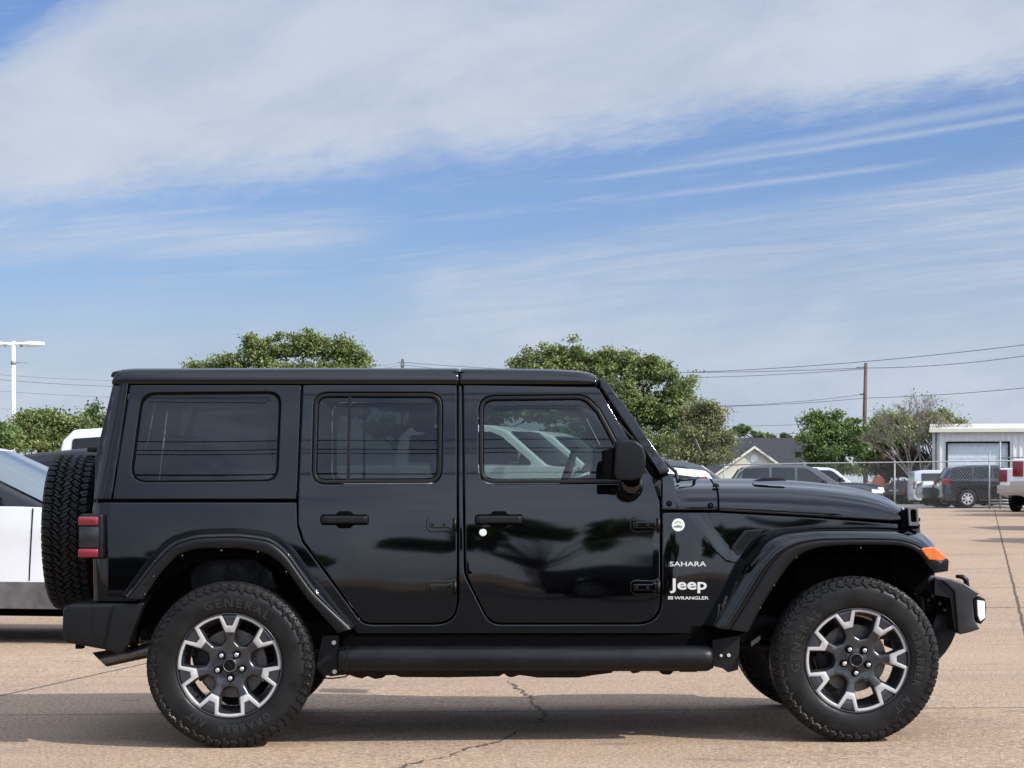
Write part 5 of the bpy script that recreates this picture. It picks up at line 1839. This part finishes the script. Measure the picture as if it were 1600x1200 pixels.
# beyond the fence on the right
vehicle('parked_suv', 'car', 'large black crossover with bright wheels and red tail light behind the fence', None, px_x(1472, 98) + 0.0, 99, 0, dict(SUV, windows=[[(0.32, 1.22), (0.42, 1.66), (1.25, 1.70), (1.25, 1.22)], [(1.33, 1.22), (1.33, 1.70), (2.08, 1.70), (2.08, 1.22)], [(2.16, 1.22), (2.16, 1.68), (2.5, 1.66), (3.10, 1.22)]], lights=[('tail_light', M['red'], [(-0.02, 0.95), (0.0, 1.22), (0.42, 1.2), (0.18, 0.98)], 0.3)]), M['cblack'], 1.06, M['machined'])
kk = vehicle('pickup_truck', 'pickup truck', 'dark grey pickup truck with pale headlight, nosing out left of the black crossover', None, px_x(1446, 99) + 5.9, 101.4, PI, dict(PICKUP, lights=[('headlight', M['lampglass'], [(5.45, 0.92), (5.35, 1.20), (5.84, 1.20), (5.90, 0.92)], 0.4)]), M['cgrey'], 0.98)
vehicle('parked_van', 'van', 'silver-white van standing behind the dark grey pickup truck', None, px_x(1434, 105), 107, 0, dict(VAN), M['silver'], 0.90)
tr_ = vehicle('pickup_truck', 'pickup truck', 'black pickup truck with red tail light and pale tailgate letters behind the fence', None, px_x(1400, 112), 113.0, R(62), dict(PICKUP, lights=[('tail_light', M['red'], [(-0.02, 0.90), (-0.02, 1.26), (0.25, 1.26), (0.25, 0.90)], 0.25)], boxes=[('rear_bumper', M['matte'], (-0.14, 0.06, -0.95, 0.95, 0.52, 0.72)), ('tailgate_letters', M['bumper'], (-0.03, 0.0, -0.5, -0.32, 1.08, 1.18)), ('tailgate_letters', M['bumper'], (-0.03, 0.0, -0.26, -0.1, 1.08, 1.18)), ('tailgate_letters', M['bumper'], (-0.03, 0.0, -0.04, 0.1, 1.08, 1.18)), ('tailgate_letters', M['bumper'], (-0.03, 0.0, 0.16, 0.3, 1.08, 1.18))]), M['cblack'], 0.62)
PB = dict(PICKUP, lights=[('tail_light', M['red'], [(-0.03, 0.92), (-0.03, 1.26), (0.30, 1.26), (0.30, 0.92)], 0.22)], boxes=[('rear_bumper', M['bumper'], (-0.20, 0.22, -1.02, 1.02, 0.56, 0.80)), ('tailgate_handle', M['matte'], (-0.012, 0.02, -0.12, 0.12, 1.12, 1.18))])
PB['lights'] = [('tail_light', M['red'], [(-0.03, 0.90), (-0.03, 1.25), (0.24, 1.25), (0.24, 0.90)], 0.25)]
vehicle('pickup_truck', 'pickup truck', 'white pickup truck seen from behind whose red tail light shows next to the fence post', None, *at(1562, 86, 0, 1.0, 60, 1.30), PB, M['white'], 1.30)
vehicle('pickup_truck', 'pickup truck', 'tall white pickup truck cut by the right edge of the photo', None, *at(1584, 76, 0, 1.0, 57, 1.50), PB, M['white'], 1.50)
# two vehicles just outside the picture whose shadows cross the lot
vehicle('pickup_truck', 'pickup truck', 'white pickup truck outside the picture whose long shadow crosses the lot', None, 12.4, 41.0, R(90), dict(PICKUP), M['white'])
vehicle('parked_van', 'van', 'silver van outside the picture casting the farther thin shadow', None, 15.4, 53.6, R(90), dict(VAN), M['silver'], 1.15)


# ================================================================== trees
def leaves_mesh(name, P, size, m, rnd, tone, flat=0.5):
    n = len(P)
    g = np.random.default_rng(rnd)
    nrm = g.normal(size=(n, 3)); nrm[:, 2] += flat
    nrm /= np.linalg.norm(nrm, axis=1)[:, None]
    a = g.normal(size=(n, 3)); u = np.cross(nrm, a); u /= np.linalg.norm(u, axis=1)[:, None]
    v = np.cross(nrm, u)
    s = size * (0.55 + 0.9 * g.random(n))[:, None]
    k = 0.55
    # leaf-spray: an irregular five-cornered face
    c = [u * s, u * s * 0.25 + v * s * k, -u * s * 0.9 + v * s * 0.25, -u * s * 0.6 - v * s * 0.45, u * s * 0.35 - v * s * k]
    V = np.stack([P + q for q in c], 1).reshape(-1, 3).astype(np.float32)
    me = bpy.data.meshes.new(name)
    me.vertices.add(len(V)); me.vertices.foreach_set('co', V.ravel())
    idx = np.arange(len(V), dtype=np.int32)
    me.loops.add(len(V)); me.loops.foreach_set('vertex_index', idx)
    me.polygons.add(n); me.polygons.foreach_set('loop_start', np.arange(0, 5 * n, 5, dtype=np.int32)); me.polygons.foreach_set('loop_total', np.full(n, 5, dtype=np.int32))
    at = me.attributes.new('tone', 'FLOAT', 'POINT')
    at.data.foreach_set('value', np.repeat(tone, 5).astype(np.float32))
    me.materials.append(m)
    me.update(calc_edges=True)
    return me


def tree(name, label, x, y, height, blobs, nleaf, size, m, seed, trunk_h=None, trunk_r=0.18, group=None, barkm=None, cat='tree', clump=0.36, base_z=None):
    """blobs: (dx, dy, z, rx, ry, rz) ellipsoids of crown"""
    root = empty(name, (x, y, gz(x) if base_z is None else base_z), 0, label, cat, group)
    g = np.random.default_rng(seed)
    vol = np.array([b[3] * b[4] * b[5] for b in blobs]) ** 0.75
    vol /= vol.sum()
    nc = max(30, int(nleaf / 110))
    bi = g.choice(len(blobs), nc, p=vol)
    B = np.array(blobs)[bi]
    d = g.normal(size=(nc, 3)); d /= np.linalg.norm(d, axis=1)[:, None]
    d[:, 2] = np.where(d[:, 2] < -0.3, -d[:, 2] * 0.6, d[:, 2])
    rr = (0.42 + 0.56 * g.random(nc) ** 0.5 + 0.32 * (g.random(nc) > 0.88))
    rr = np.where(g.random(nc) < 0.28, 0.55 * g.random(nc), rr)[:, None]
    C = B[:, :3] + d * rr * B[:, 3:6]
    csz = clump * (0.5 + 1.1 * g.random(nc) ** 1.5)
    tonec = np.clip(g.normal(0.45, 0.27, nc), 0, 1)
    ci = g.integers(0, nc, nleaf)
    off = g.normal(size=(nleaf, 3)) * csz[ci][:, None] * np.array([1, 1, 0.7]) * 0.55
    P = C[ci] + off
    tone = np.clip(tonec[ci] + g.normal(0, 0.13, nleaf), 0, 1)
    # sprigs that break the outline
    me = leaves_mesh('crown', P, size, m, seed + 5, tone)
    link('crown', me, root)
    tk = MB()
    th = trunk_h or height * 0.35
    top = Vector((0, 0, th))
    tk.tube([(0, 0, -0.1), (0.03, 0, th * 0.4), (0, 0.02, th)], [trunk_r * 1.25, trunk_r, trunk_r * 0.75], 9)
    rs = random.Random(seed)
    for k in rs.sample(range(nc), min(nc, 26)):
        c = Vector(C[k])
        s0 = Vector((0, 0, th * rs.uniform(0.6, 1.0)))
        mid = s0.lerp(c, 0.5) + Vector((rs.uniform(-.3, .3), rs.uniform(-.3, .3), rs.uniform(-0.1, .5)))
        tk.tube([s0, mid, c], [trunk_r * 0.42, trunk_r * 0.22, 0.02], 6)
    tk.build('trunk', barkm or M['bark'], root)
    return root


def crown_from_px(cx, d, pts):
    """pts: (px, py, rx_px, rz_px) -> blobs relative to px cx"""
    out = []
    for (px, py, rx, rz) in pts:
        X_ = (px - cx) / F * d; Z_ = H - (py - 750) / F * d
        r1 = rx / F * d; r2 = rz / F * d
        out.append((X_, random.uniform(-0.5, 0.5), Z_, r1, r1 * 0.9, r2))
    return out


d = 125
tree('broadleaf_tree', 'big round-topped green tree rising behind the windscreen of the black car', px_x(960, d), d, 9.5,
     crown_from_px(960, d, [(862, 555, 14, 24), (848, 560, 10, 20), (880, 556, 12, 22), (895, 552, 8, 20), (908, 562, 10, 18), (868, 575, 34, 28), (818, 572, 18, 12), (806, 568, 6, 10), (825, 558, 6, 12), (838, 590, 36, 30), (955, 556, 12, 14), (1015, 562, 12, 16), (1042, 580, 14, 14), (925, 640, 60, 40), (900, 610, 50, 34), (915, 590, 40, 42), (945, 575, 34, 26), (985, 580, 40, 30), (1030, 595, 32, 34), (1060, 618, 28, 30), (900, 640, 55, 50), (965, 640, 60, 55), (1025, 660, 50, 50), (1070, 655, 30, 35), (1000, 705, 70, 40), (1060, 700, 40, 40), (900, 700, 60, 45)]),
     150000, 0.074, M['leaf'], 11, trunk_h=3.0, trunk_r=0.28)
tree('olive_tree', 'looser olive-green tree leaning out from the right flank of the big tree', px_x(1100, 118), 118, 7,
     crown_from_px(1100, 118, [(1085, 645, 26, 22), (1110, 640, 18, 14), (1120, 660, 22, 20), (1090, 680, 34, 30), (1122, 690, 28, 22), (1070, 715, 34, 26), (1110, 718, 34, 22)]),
     20000, 0.062, M['leafy'], 12, trunk_h=1.8, trunk_r=0.16, barkm=M['palebark'], clump=0.36)
d = 110
tree('broadleaf_tree', 'dark green tree with lumpy crown above the rear roof of the black car', px_x(455, d), d, 9,
     crown_from_px(455, d, [(395, 538, 12, 14), (416, 534, 10, 14), (437, 530, 12, 14), (462, 534, 8, 12), (484, 532, 12, 14), (506, 540, 8, 14), (534, 540, 14, 14), (560, 556, 10, 10), (405, 555, 26, 20), (434, 550, 26, 18), (545, 590, 34, 26), (478, 548, 30, 22), (530, 553, 32, 20), (556, 565, 18, 12), (362, 566, 26, 10), (304, 573, 15, 6), (330, 575, 20, 8), (440, 590, 60, 30), (520, 595, 60, 30), (380, 600, 50, 26), (450, 650, 80, 50)]),
     95000, 0.068, M['leaf'], 13, trunk_h=2.6, trunk_r=0.28)
tree('broadleaf_tree', 'dark tree seen only through the side windows of the black car, behind the pickups', px_x(680, 105), 105, 6,
     crown_from_px(680, 105, [(560, 640, 60, 40), (640, 625, 60, 34), (720, 622, 70, 36), (800, 640, 60, 40), (870, 650, 60, 40), (700, 690, 160, 50), (860, 700, 90, 50)]),
     16000, 0.20, M['leafd'], 23, trunk_h=1.6, trunk_r=0.2)
d = 95
tree('broadleaf_tree', 'low bushy green tree behind the white light pole', px_x(70, d), d, 5,
     crown_from_px(70, d, [(45, 663, 24, 20), (80, 660, 32, 18), (110, 668, 30, 18), (60, 690, 50, 20), (100, 695, 50, 20)]),
     30000, 0.068, M['leaf'], 14, trunk_h=1.2, trunk_r=0.14)
tree('broadleaf_tree', 'small open-crowned tree at the left photo edge beside the light pole', px_x(-6, 92), 92, 4,
     crown_from_px(-6, 92, [(-4, 672, 18, 12), (6, 684, 14, 10), (-14, 690, 20, 14)]),
     3500, 0.075, M['leafd'], 15, trunk_h=1.4, trunk_r=0.08)
tree('sapling', 'thin sparse tree poking up left of the hard top corner', px_x(152, 96), 96, 5,
     crown_from_px(152, 96, [(150, 642, 8, 10), (142, 656, 14, 9), (160, 655, 12, 12), (148, 675, 26, 16), (166, 680, 22, 18)]),
     3600, 0.07, M['leafd'], 16, trunk_h=2.4, trunk_r=0.06)
d = 118
tree('mesquite_tree', 'feathery bright green tree left of the wooden utility pole', px_x(1300, d), d, 5,
     crown_from_px(1300, d, [(1278, 652, 12, 6), (1315, 652, 16, 8), (1336, 660, 12, 5), (1262, 656, 10, 4), (1290, 668, 34, 14), (1320, 680, 30, 18), (1275, 690, 32, 18), (1300, 710, 44, 22), (1330, 705, 26, 20), (1270, 718, 28, 16), (1300, 735, 44, 14)]),
     34000, 0.066, M['leafd'], 17, trunk_h=1.4, trunk_r=0.14, clump=0.30)
tree('shrubby_tree', 'round green tree right behind the wooden utility pole', px_x(1385, 122), 122, 5,
     crown_from_px(1385, 122, [(1378, 665, 14, 12), (1395, 660, 24, 14), (1370, 690, 26, 24), (1400, 695, 40, 26), (1372, 720, 28, 18), (1360, 735, 24, 12)]),
     24000, 0.07, M['leaf'], 18, trunk_h=1.4, trunk_r=0.14)
tree('shrubby_tree', 'green tree showing above the roof edge of the metal building', px_x(1465, 135), 135, 6,
     crown_from_px(1465, 135, [(1478, 652, 12, 10), (1460, 660, 30, 14), (1495, 664, 14, 6), (1440, 680, 30, 20)]),
     9000, 0.09, M['leaf'], 19, trunk_h=1.6, trunk_r=0.12)
tree('undergrowth', 'brown and dry undergrowth at the foot of the bare tree', px_x(1425, 117), 117, 2,
     crown_from_px(1425, 117, [(1395, 728, 30, 18), (1430, 725, 34, 22), (1450, 735, 16, 16), (1410, 742, 50, 12)]),
     10000, 0.075, M['leafb'], 20, trunk_h=0.4, trunk_r=0.05, cat='bushes')
tree('broadleaf_tree', 'tiny far-off dark tree above the house roof ridge', px_x(1220, 210), 210, 6,
     crown_from_px(1220, 210, [(1195, 684, 22, 4), (1225, 682, 14, 5), (1160, 676, 22, 8), (1250, 690, 20, 6)]),
     2600, 0.2, M['leafd'], 21, trunk_h=3.0, trunk_r=0.12)


def bare_tree(x, y, label):
    root = empty('bare_tree', (x, y, gz(x)), 0, label, 'tree')
    rs = random.Random(4)
    tk = MB(); tw = MB(); tips = []

    def grow(p, dr, ln, r, lev):
        q = p + dr * ln
        mid = p.lerp(q, 0.5) + Vector((rs.uniform(-1, 1), rs.uniform(-1, 1), rs.uniform(-1, 1))) * ln * 0.07
        (tk if lev < 3 else tw).tube([p, mid, q], [r, r * 0.85, r * 0.68], 5 if lev > 1 else 7, cap=False)
        if lev >= 6:
            tips.append(q); return
        n = rs.choice((2, 3, 3)) if lev < 5 else 3
        for k in range(n):
            ax = Vector((rs.uniform(-1, 1), rs.uniform(-1, 1), rs.uniform(-0.15, 0.45)))
            nd = (dr + ax * (0.62 if lev else 0.75)).normalized()
            nd.z += 0.03 if lev < 3 else -0.05
            grow(q, nd.normalized(), ln * rs.uniform(0.66, 0.86), r * 0.6, lev + 1)
    for k in range(4):
        a = k * 1.57 + 0.4
        grow(Vector((0.1 * math.cos(a), 0.1 * math.sin(a), 0)), Vector((0.28 * math.cos(a), 0.28 * math.sin(a), 1)).normalized(), 1.25, 0.085, 0)
    tk.build('trunk', M['palebark'], root)
    tw.build('twigs', mat('twig_grey_brown', (0.135, 0.112, 0.092), 0.9, vary=0.3, vscale=3), root)
    P = np.array([t for t in tips for _ in range(1)]) + np.random.default_rng(3).normal(0, .12, (len(tips), 3))
    link('crown', leaves_mesh('crown', P[::2], 0.05, M['leafy'], 3, np.random.default_rng(1).random(len(P[::2]))), root)
    return root


bt_ = bare_tree(px_x(1432, 114), 114, 'bare pale-branched tree between utility pole and metal building')
bt_.scale = (1.0, 1.0, 1.18)

# ================================================================== buildings
d = 112
bd = empty('metal_building', (px_x(1457, d), d, gz(20)), R(-11), 'pale corrugated metal building with a roller door at the right edge', 'building')
zt = lambda py, dd: H - (py - 750) / F * dd
Wb = 16.0; top_z = zt(676, d)
wl_ = MB()
xdoor0, xdoor1 = (1479 - 1457) / F * d, (1574 - 1457) / F * d
zdoor = zt(693, d)
for a, b, z0, z1 in ((0, xdoor0, 0, top_z), (xdoor1, Wb, 0, top_z), (xdoor0, xdoor1, zdoor, top_z)):
    wl_.box(a, b, 0, 0.12, z0, z1)
wl_.box(0, 0.12, 0.12, 12, 0, top_z)
wo_ = wl_.build('wall', M['mtlwall'], bd)
rb_ = MB()
x_ = 0.05
while x_ < Wb:
    z0 = 0 if (x_ < xdoor0 - 0.1 or x_ > xdoor1 + 0.05) else zdoor + 0.05
    rb_.prism([(x_, z0), (x_ + 0.07, z0), (x_ + 0.07, top_z), (x_, top_z)], -0.05, 0.0)
    x_ += 0.30
rb_.build('wall_rib', M['mtlwall'], bd)
dr = MB()
for k in range(9):
    z0 = zdoor - 0.16 * (k + 1)
    dr.box(xdoor0 + 0.05, xdoor1 - 0.05, 0.14 + 0.012 * (k % 2), 0.2, z0, z0 + 0.157)
dr.build('roller_door', M['mtldoor'], bd)
df = MB(); df.box(xdoor0 - 0.04, xdoor0 + 0.03, -0.07, 0.02, 0, zdoor + 0.05); df.box(xdoor1 - 0.03, xdoor1 + 0.04, -0.07, 0.02, 0, zdoor + 0.05); df.box(xdoor0, xdoor1, -0.07, 0.02, zdoor - 0.02, zdoor + 0.06)
df.build('door_frame', M['matte'], bd)
df = MB(); df.box(0.12, Wb, 3.0, 3.1, 0, top_z); df.build('inner_wall', M['matte'], bd)
ro_ = MB()
ro_.prism([(-0.15, top_z - 0.02), (-0.15, top_z + 0.16), (Wb, top_z + 0.16), (Wb, top_z - 0.02)], -0.35, -0.1)
ro_.add([(-0.15, -0.35, top_z + 0.16), (Wb, -0.35, top_z + 0.16), (Wb, 6, top_z + 0.55), (-0.15, 6, top_z + 0.55), (-0.15, 12, top_z + 0.16), (Wb, 12, top_z + 0.16)], [(0, 1, 2, 3), (3, 2, 5, 4)])
ro_.build('roof', M['mtltrim'], bd)
go = MB(); go.box(0.12, 0.24, -0.12, -0.02, 0, top_z); go.build('downpipe', M['clad'], bd)

d = 150
hs = empty('house', (px_x(1178, d), d, 0), 0, 'low house with dark shingle roof and cream gable behind the parked cars', 'house')
apex = zt(699, d); ev = zt(738, d); hwd = 2.35
gb = MB(); gb.prism([(-hwd, ev), (0, apex - 0.1), (hwd, ev), (hwd, 0), (-hwd, 0)], 0, 0.2); gb.build('wall', M['siding'], hs)
rf = MB()
rt_ = zt(684, d + 6)
for s_ in (-1, 1):
    rf.add([(0, -0.35, apex + 0.05), (s_ * (hwd + 0.35), -0.35, ev - 0.2), (s_ * (hwd + 0.35), 5.5, ev - 0.2), (0, 5.5, apex + 0.05)], [(0, 1, 2, 3)])
rf.add([(-4.4, 0.6, ev - 0.1), (6.5, 0.6, ev - 0.1), (5.2, 6, rt_), (-2.6, 6, rt_), (-4.4, 11, ev - 0.1), (6.5, 11, ev - 0.1)], [(0, 1, 2, 3), (3, 2, 5, 4), (0, 3, 4), (1, 5, 2)])
rf.build('roof', M['roofd'], hs)
fs_ = MB()
for s_ in (-1, 1):
    fs_.prism([(0, apex + 0.10), (s_ * (hwd + 0.4), ev - 0.18), (s_ * (hwd + 0.4), ev - 0.34), (0, apex - 0.08)], -0.40, -0.34)
fs_.build('fascia', M['mtltrim'], hs)
vn = MB(); vn.tube([(0, 0.0, apex - 0.75), (0, -0.06, apex - 0.75)], 0.26, 20); vn.build('round_vent', M['mtlwall'], hs)
wlb = MB(); wlb.box(-4.2, -hwd, 0.9, 1.1, 0, ev); wlb.box(hwd, 6.2, 0.9, 1.1, 0, ev); wlb.build('side_wall', M['siding'], hs)

# long low wall behind the fence
lw = MB(); lw.box(px_x(1340, 116), px_x(1462, 116), 116.0, 116.25, 0, zt(757, 116)); lwo = lw.build('low_wall', M['blockwall'])
lw2 = MB(); lw2.box(px_x(1340, 116), px_x(1462, 116), 115.95, 116.3, zt(757, 116) + 0.003, zt(755, 116)); lw2.build('wall_cap', M['mtltrim'], lwo)
tag(lwo, 'low grey block wall behind the fence below the bare tree', 'wall')
tg_ = MB(); tg_.tube([(0, 0, 0), (0, 0, 0.8), (0.1, 0, 1.3), (0.05, 0, 1.5)], [0.45, 0.5, 0.3, 0.05], 9)
tgo_ = tg_.build('tarp_heap', M['orange'], loc=(px_x(1371, 115), 115, 0)); tag(tgo_, 'orange covered heap behind the fence near the utility pole', 'tarp')

# ================================================================== fence
FD = 94.6
fn = empty('chain_link_fence', (0, FD, 0), 0, 'galvanised chain link fence with top rail across the back of the lot', 'fence')
ztop = zt(722.5, FD)
xf0, xf1 = px_x(1125, FD), px_x(1700, FD)
rl = MB()
rl.tube([(xf0, 0, zt(727, FD)), (px_x(1250, FD), 0, zt(724, FD)), (px_x(1398, FD), 0, zt(722.3, FD)), (px_x(1546, FD), 0, zt(720.5, FD)), (xf1, 0, zt(718.5, FD))], 0.026, 8)
rl.build('top_rail', M['galv'], fn)
for px_, tp in ((1257, 722), (1398, 720), (1546, 705), (1563, 690), (1132, 725), (1660, 700)):
    ps = MB(); ps.tube([(px_x(px_, FD), 0.02, gz(20)), (px_x(px_, FD), 0.02, zt(tp, FD))], 0.034, 8)
    ps.build('post', M['galv'], fn)
tr2 = MB(); tr2.tube([(px_x(1561, FD), 0.05, zt(715, FD)), (xf1, 0.05, zt(713.5, FD))], 0.026, 8)
tr2.tube([(px_x(1546, FD), 0.05, 0.42), (px_x(1592, FD), 0.05, 0.42)], 0.03, 8)
tr2.tube([(px_x(1546, FD), 0.05, 0.30), (px_x(1592, FD), 0.05, 0.30)], 0.03, 8)
tr2.tube([(px_x(1542, FD), 0.08, 0.13), (px_x(1640, FD), 0.08, 0.13)], 0.05, 8)
tr2.build('gate_rail', M['galv'], fn)
# wire netting: real wires
nt_ = MB()
step = 0.115; zb = 0.05; zt2 = ztop - 0.05; hgt = zt2 - zb
def wire_strip(x0, z0, x1, z1, wd=0.0024):
    nt_.add([(x0 - wd, 0, z0), (x0 + wd, 0, z0), (x1 + wd, 0, z1), (x1 - wd, 0, z1)], [(0, 1, 2, 3)])
x_ = px_x(1236, FD) - hgt
while x_ < xf1:
    for sgn in (1, -1):
        xa, xb = (x_, x_ + hgt * 0.8) if sgn > 0 else (x_ + hgt * 0.8, x_)
        lo_x, hi_x = px_x(1236, FD), xf1
        if min(xa, xb) > lo_x - 0.01 and max(xa, xb) < hi_x:
            wire_strip(xa, zb, xb, zt2)
    x_ += step
nt_.build('wire_netting', M['galv'], fn, recalc=False)

# ================================================================== poles and wires
lp = empty('light_pole', (px_x(21, 100), 100, 0), 0, 'tall white light pole with two flat lamp heads at the left edge', 'light pole')
ztp = zt(533, 100)
p1 = MB(); p1.tube([(0, 0, 0), (0, 0, zt(660, 100)), (0, 0, ztp)], [0.12, 0.105, 0.085], 12); p1.build('pole', M['poleW'], lp)
p1 = MB(); p1.tube([(0, 0, 0), (0, 0, zt(662, 100))], 0.13, 12); p1.build('pole_sleeve', M['poleW'], lp)
for s_ in (-1, 1):
    h1 = MB()
    rows = []
    for i in range(9):
        t_ = i / 8
        wv_ = 0.20 * math.sin(PI * min(1, 0.25 + t_ * 0.72)) ** 0.7; hv = 0.07 + 0.07 * math.sin(PI * t_) * 0.8
        rows.append([(s_ * (0.35 + t_ * 1.05), wv_ * math.cos(2 * PI * k / 12), zt(537.5, 100) + hv * math.sin(2 * PI * k / 12)) for k in range(12)])
    h1.grid(rows, True, True)
    h1.tube([(0, 0, zt(537.5, 100)), (s_ * 0.5, 0, zt(537.5, 100))], 0.07, 8)
    ho = h1.build('lamp_head', M['poleW'], lp)
    h2 = MB(); h2.tube([(s_ * 0.36, 0, zt(540, 100)), (s_ * 0.36, 0, zt(542, 100))], [0.09, 0.05], 12, cap=True); h2.build('sensor', M['galv'], ho)
for py_ in (566.5, 663.5):
    b1_ = MB(); b1_.tube([(0, 0, zt(py_ - 3, 100)), (0, 0, zt(py_ + 3, 100))], 0.125, 12); b1_.tube([(0, 0, zt(py_, 100)), (0.85, 0, zt(py_, 100))], 0.018, 6)
    b1_.build('banner_bracket', M['galv'], lp)

ud = 146
up_ = empty('utility_pole', (px_x(1351.5, ud), ud, 0), 0, 'tall brown wooden utility pole right of the feathery green tree', 'utility pole')
q1 = MB(); q1.tube([(0.06, 0, -0.1), (-0.02, 0, zt(650, ud)), (0.06, 0, zt(567, ud))], [0.17, 0.14, 0.11], 10); q1.build('pole', M['wood'], up_)
q1 = MB()
for py_, ln_ in ((573.5, -0.55), (616, -0.3), (615, -0.35)):
    q1.tube([(0, 0, zt(py_, ud)), (ln_, 0, zt(py_ + 1, ud))], 0.035, 6)
q1.build('insulator_arm', M['wire'], up_)
cp_ = empty('utility_pole', (px_x(629, 190), 190, 0), 0, 'small distant utility pole top above the middle of the roof', 'utility pole')
q1 = MB(); q1.tube([(0, 0, 0), (0, 0, zt(561, 190))], [0.16, 0.12], 8); q1.build('pole', M['wood'], cp_)
q1 = MB(); q1.box(-0.2, 0.16, -0.15, 0.15, zt(573, 190), zt(567, 190)); q1.tube([(-0.35, 0, zt(566, 190)), (0.35, 0, zt(566, 190))], 0.04, 6); q1.build('transformer', M['wire'], cp_)


def wire(name, a, b, sag, r, label, n=14):
    """a,b: (px,py,depth)"""
    p = []
    for q in (a, b):
        p.append(Vector((px_x(q[0], q[2]), q[2], zt(q[1], q[2]))))
    pts = []
    for i in range(n + 1):
        t_ = i / n
        v = p[0].lerp(p[1], t_); v.z -= sag * 4 * t_ * (1 - t_)
        pts.append(v)
    o = Vector(pts[0])
    mb = MB(); mb.tube([q - o for q in pts], r, 5, cap=False)
    ob = mb.build('overhead_wire', M['wire'], loc=o)
    tag(ob, label, 'wire', 'overhead wires behind the lot')


def wires():
    W = wire
    W('', (-60, 580, 150), (629, 566, 190), 1.1, 0.022, 'uppermost wire running left from the small distant pole')
    W('', (-60, 587, 150), (629, 570, 190), 1.25, 0.032, 'thick second wire running left from the small distant pole')
    W('', (-60, 607, 150), (640, 622, 190), 0.5, 0.022, 'lone middle wire crossing the white light pole')
    W('', (-60, 637, 150), (600, 588, 190), 1.0, 0.018, 'rising lower wire just above the low bushy tree at left')
    W('', (629, 566, 190), (1351, 575, ud), 0.55, 0.022, 'wire spanning from the small distant pole to the wooden pole, upper one')
    W('', (629, 570, 190), (1351, 576.5, ud), 0.85, 0.020, 'wire spanning from the small distant pole to the wooden pole, lower one')
    W('', (1070, 582, 150), (1760, 518, 118), 0.35, 0.022, 'uppermost wire passing above the wooden utility pole towards the right edge')
    W('', (1351, 575, ud), (1760, 528, 118), 0.4, 0.022, 'wire leaving the top of the wooden pole to the right')
    W('', (1351, 622, ud), (1760, 588, 118), 0.2, 0.020, 'lower wire leaving the wooden pole to the right above the metal building')
    W('', (1000, 633, 160), (1351, 616, ud), 0.35, 0.016, 'wire meeting the wooden pole at mid height, upper one')
    W('', (1000, 634, 160), (1351, 622, ud), 0.25, 0.018, 'wire meeting the wooden pole at mid height, lower one')
    W('', (1000, 665, 170), (1300, 662, 160), 0.1, 0.016, 'faint low wire over the dark house roof')
    W('', (1000, 676, 170), (1300, 676, 160), 0.1, 0.014, 'faintest lowest wire just over the dark house roof')


wires()


# ================================================================== what stands behind the viewer (mirrored in the black paint and glass)
gb_ = 'trees across the road behind the viewer'
for i, (tx_, ty_, hh_) in enumerate(((-22, -62, 7.0), (-8, -70, 5.5), (3, -58, 8.0), (17, -66, 6.0), (30, -60, 7.5))):
    tree('broadleaf_tree', 'round green tree mirrored in the dark car side, number %s along the row' % ('one', 'two', 'three', 'four', 'five')[i], tx_, ty_, hh_,
         [(0, 0, hh_ * 0.6, hh_ * 0.45, hh_ * 0.4, hh_ * 0.35), (hh_ * 0.3, 0, hh_ * 0.5, hh_ * 0.3, hh_ * 0.3, hh_ * 0.3), (-hh_ * 0.35, 0, hh_ * 0.45, hh_ * 0.3, hh_ * 0.3, hh_ * 0.28)],
         3200, 0.42, M['leafd'], 40 + i, trunk_h=hh_ * 0.3, trunk_r=0.2, group=gb_)
for i, xw in enumerate((-26, 24)):
    rp = empty('utility_pole', (xw, -24, 0), 0, ('wooden pole behind the viewer at left carrying the mirrored wires', 'wooden pole behind the viewer at right carrying the mirrored wires')[i], 'utility pole')
    q1 = MB(); q1.tube([(0, 0, 0), (0, 0, 12.8)], [0.2, 0.13], 10); q1.build('pole', M['wood'], rp)
    q1 = MB(); q1.box(-0.06, 0.06, -1.4, 1.4, 12.2, 12.35); q1.build('crossarm', M['wood'], rp)
for i, (yo, zo, rr) in enumerate(((-1.2, 12.4, 0.03), (-0.4, 12.4, 0.03), (1.2, 12.4, 0.03), (0, 10.9, 0.05), (0, 15.6, 0.03))):
    mb = MB(); pts = []
    for k in range(17):
        t_ = k / 16
        pts.append((-26 - 40 + 130 * t_ + 26, yo, zo - 0.5 * abs(math.sin(t_ * PI * 2.6))))
    mb.tube(pts, rr, 5, cap=False)
    ob = mb.build('overhead_wire', M['wire'], loc=(0, -24, 0))
    tag(ob, 'wire strung behind the viewer and mirrored in the car windows', 'wire', 'wires mirrored in the windows')
# low cars parked behind the viewer, mirrored low in the doors
vehicle('parked_suv', 'car', 'dark crossover behind the viewer, mirrored in the rear door', None, -7.6, -17, R(3), dict(SUV), M['cblack'])
vehicle('pickup_truck', 'pickup truck', 'dark grey pickup truck behind the viewer, mirrored in the front door', None, 1.2, -19, R(-4), dict(PICKUP), M['cgrey'])
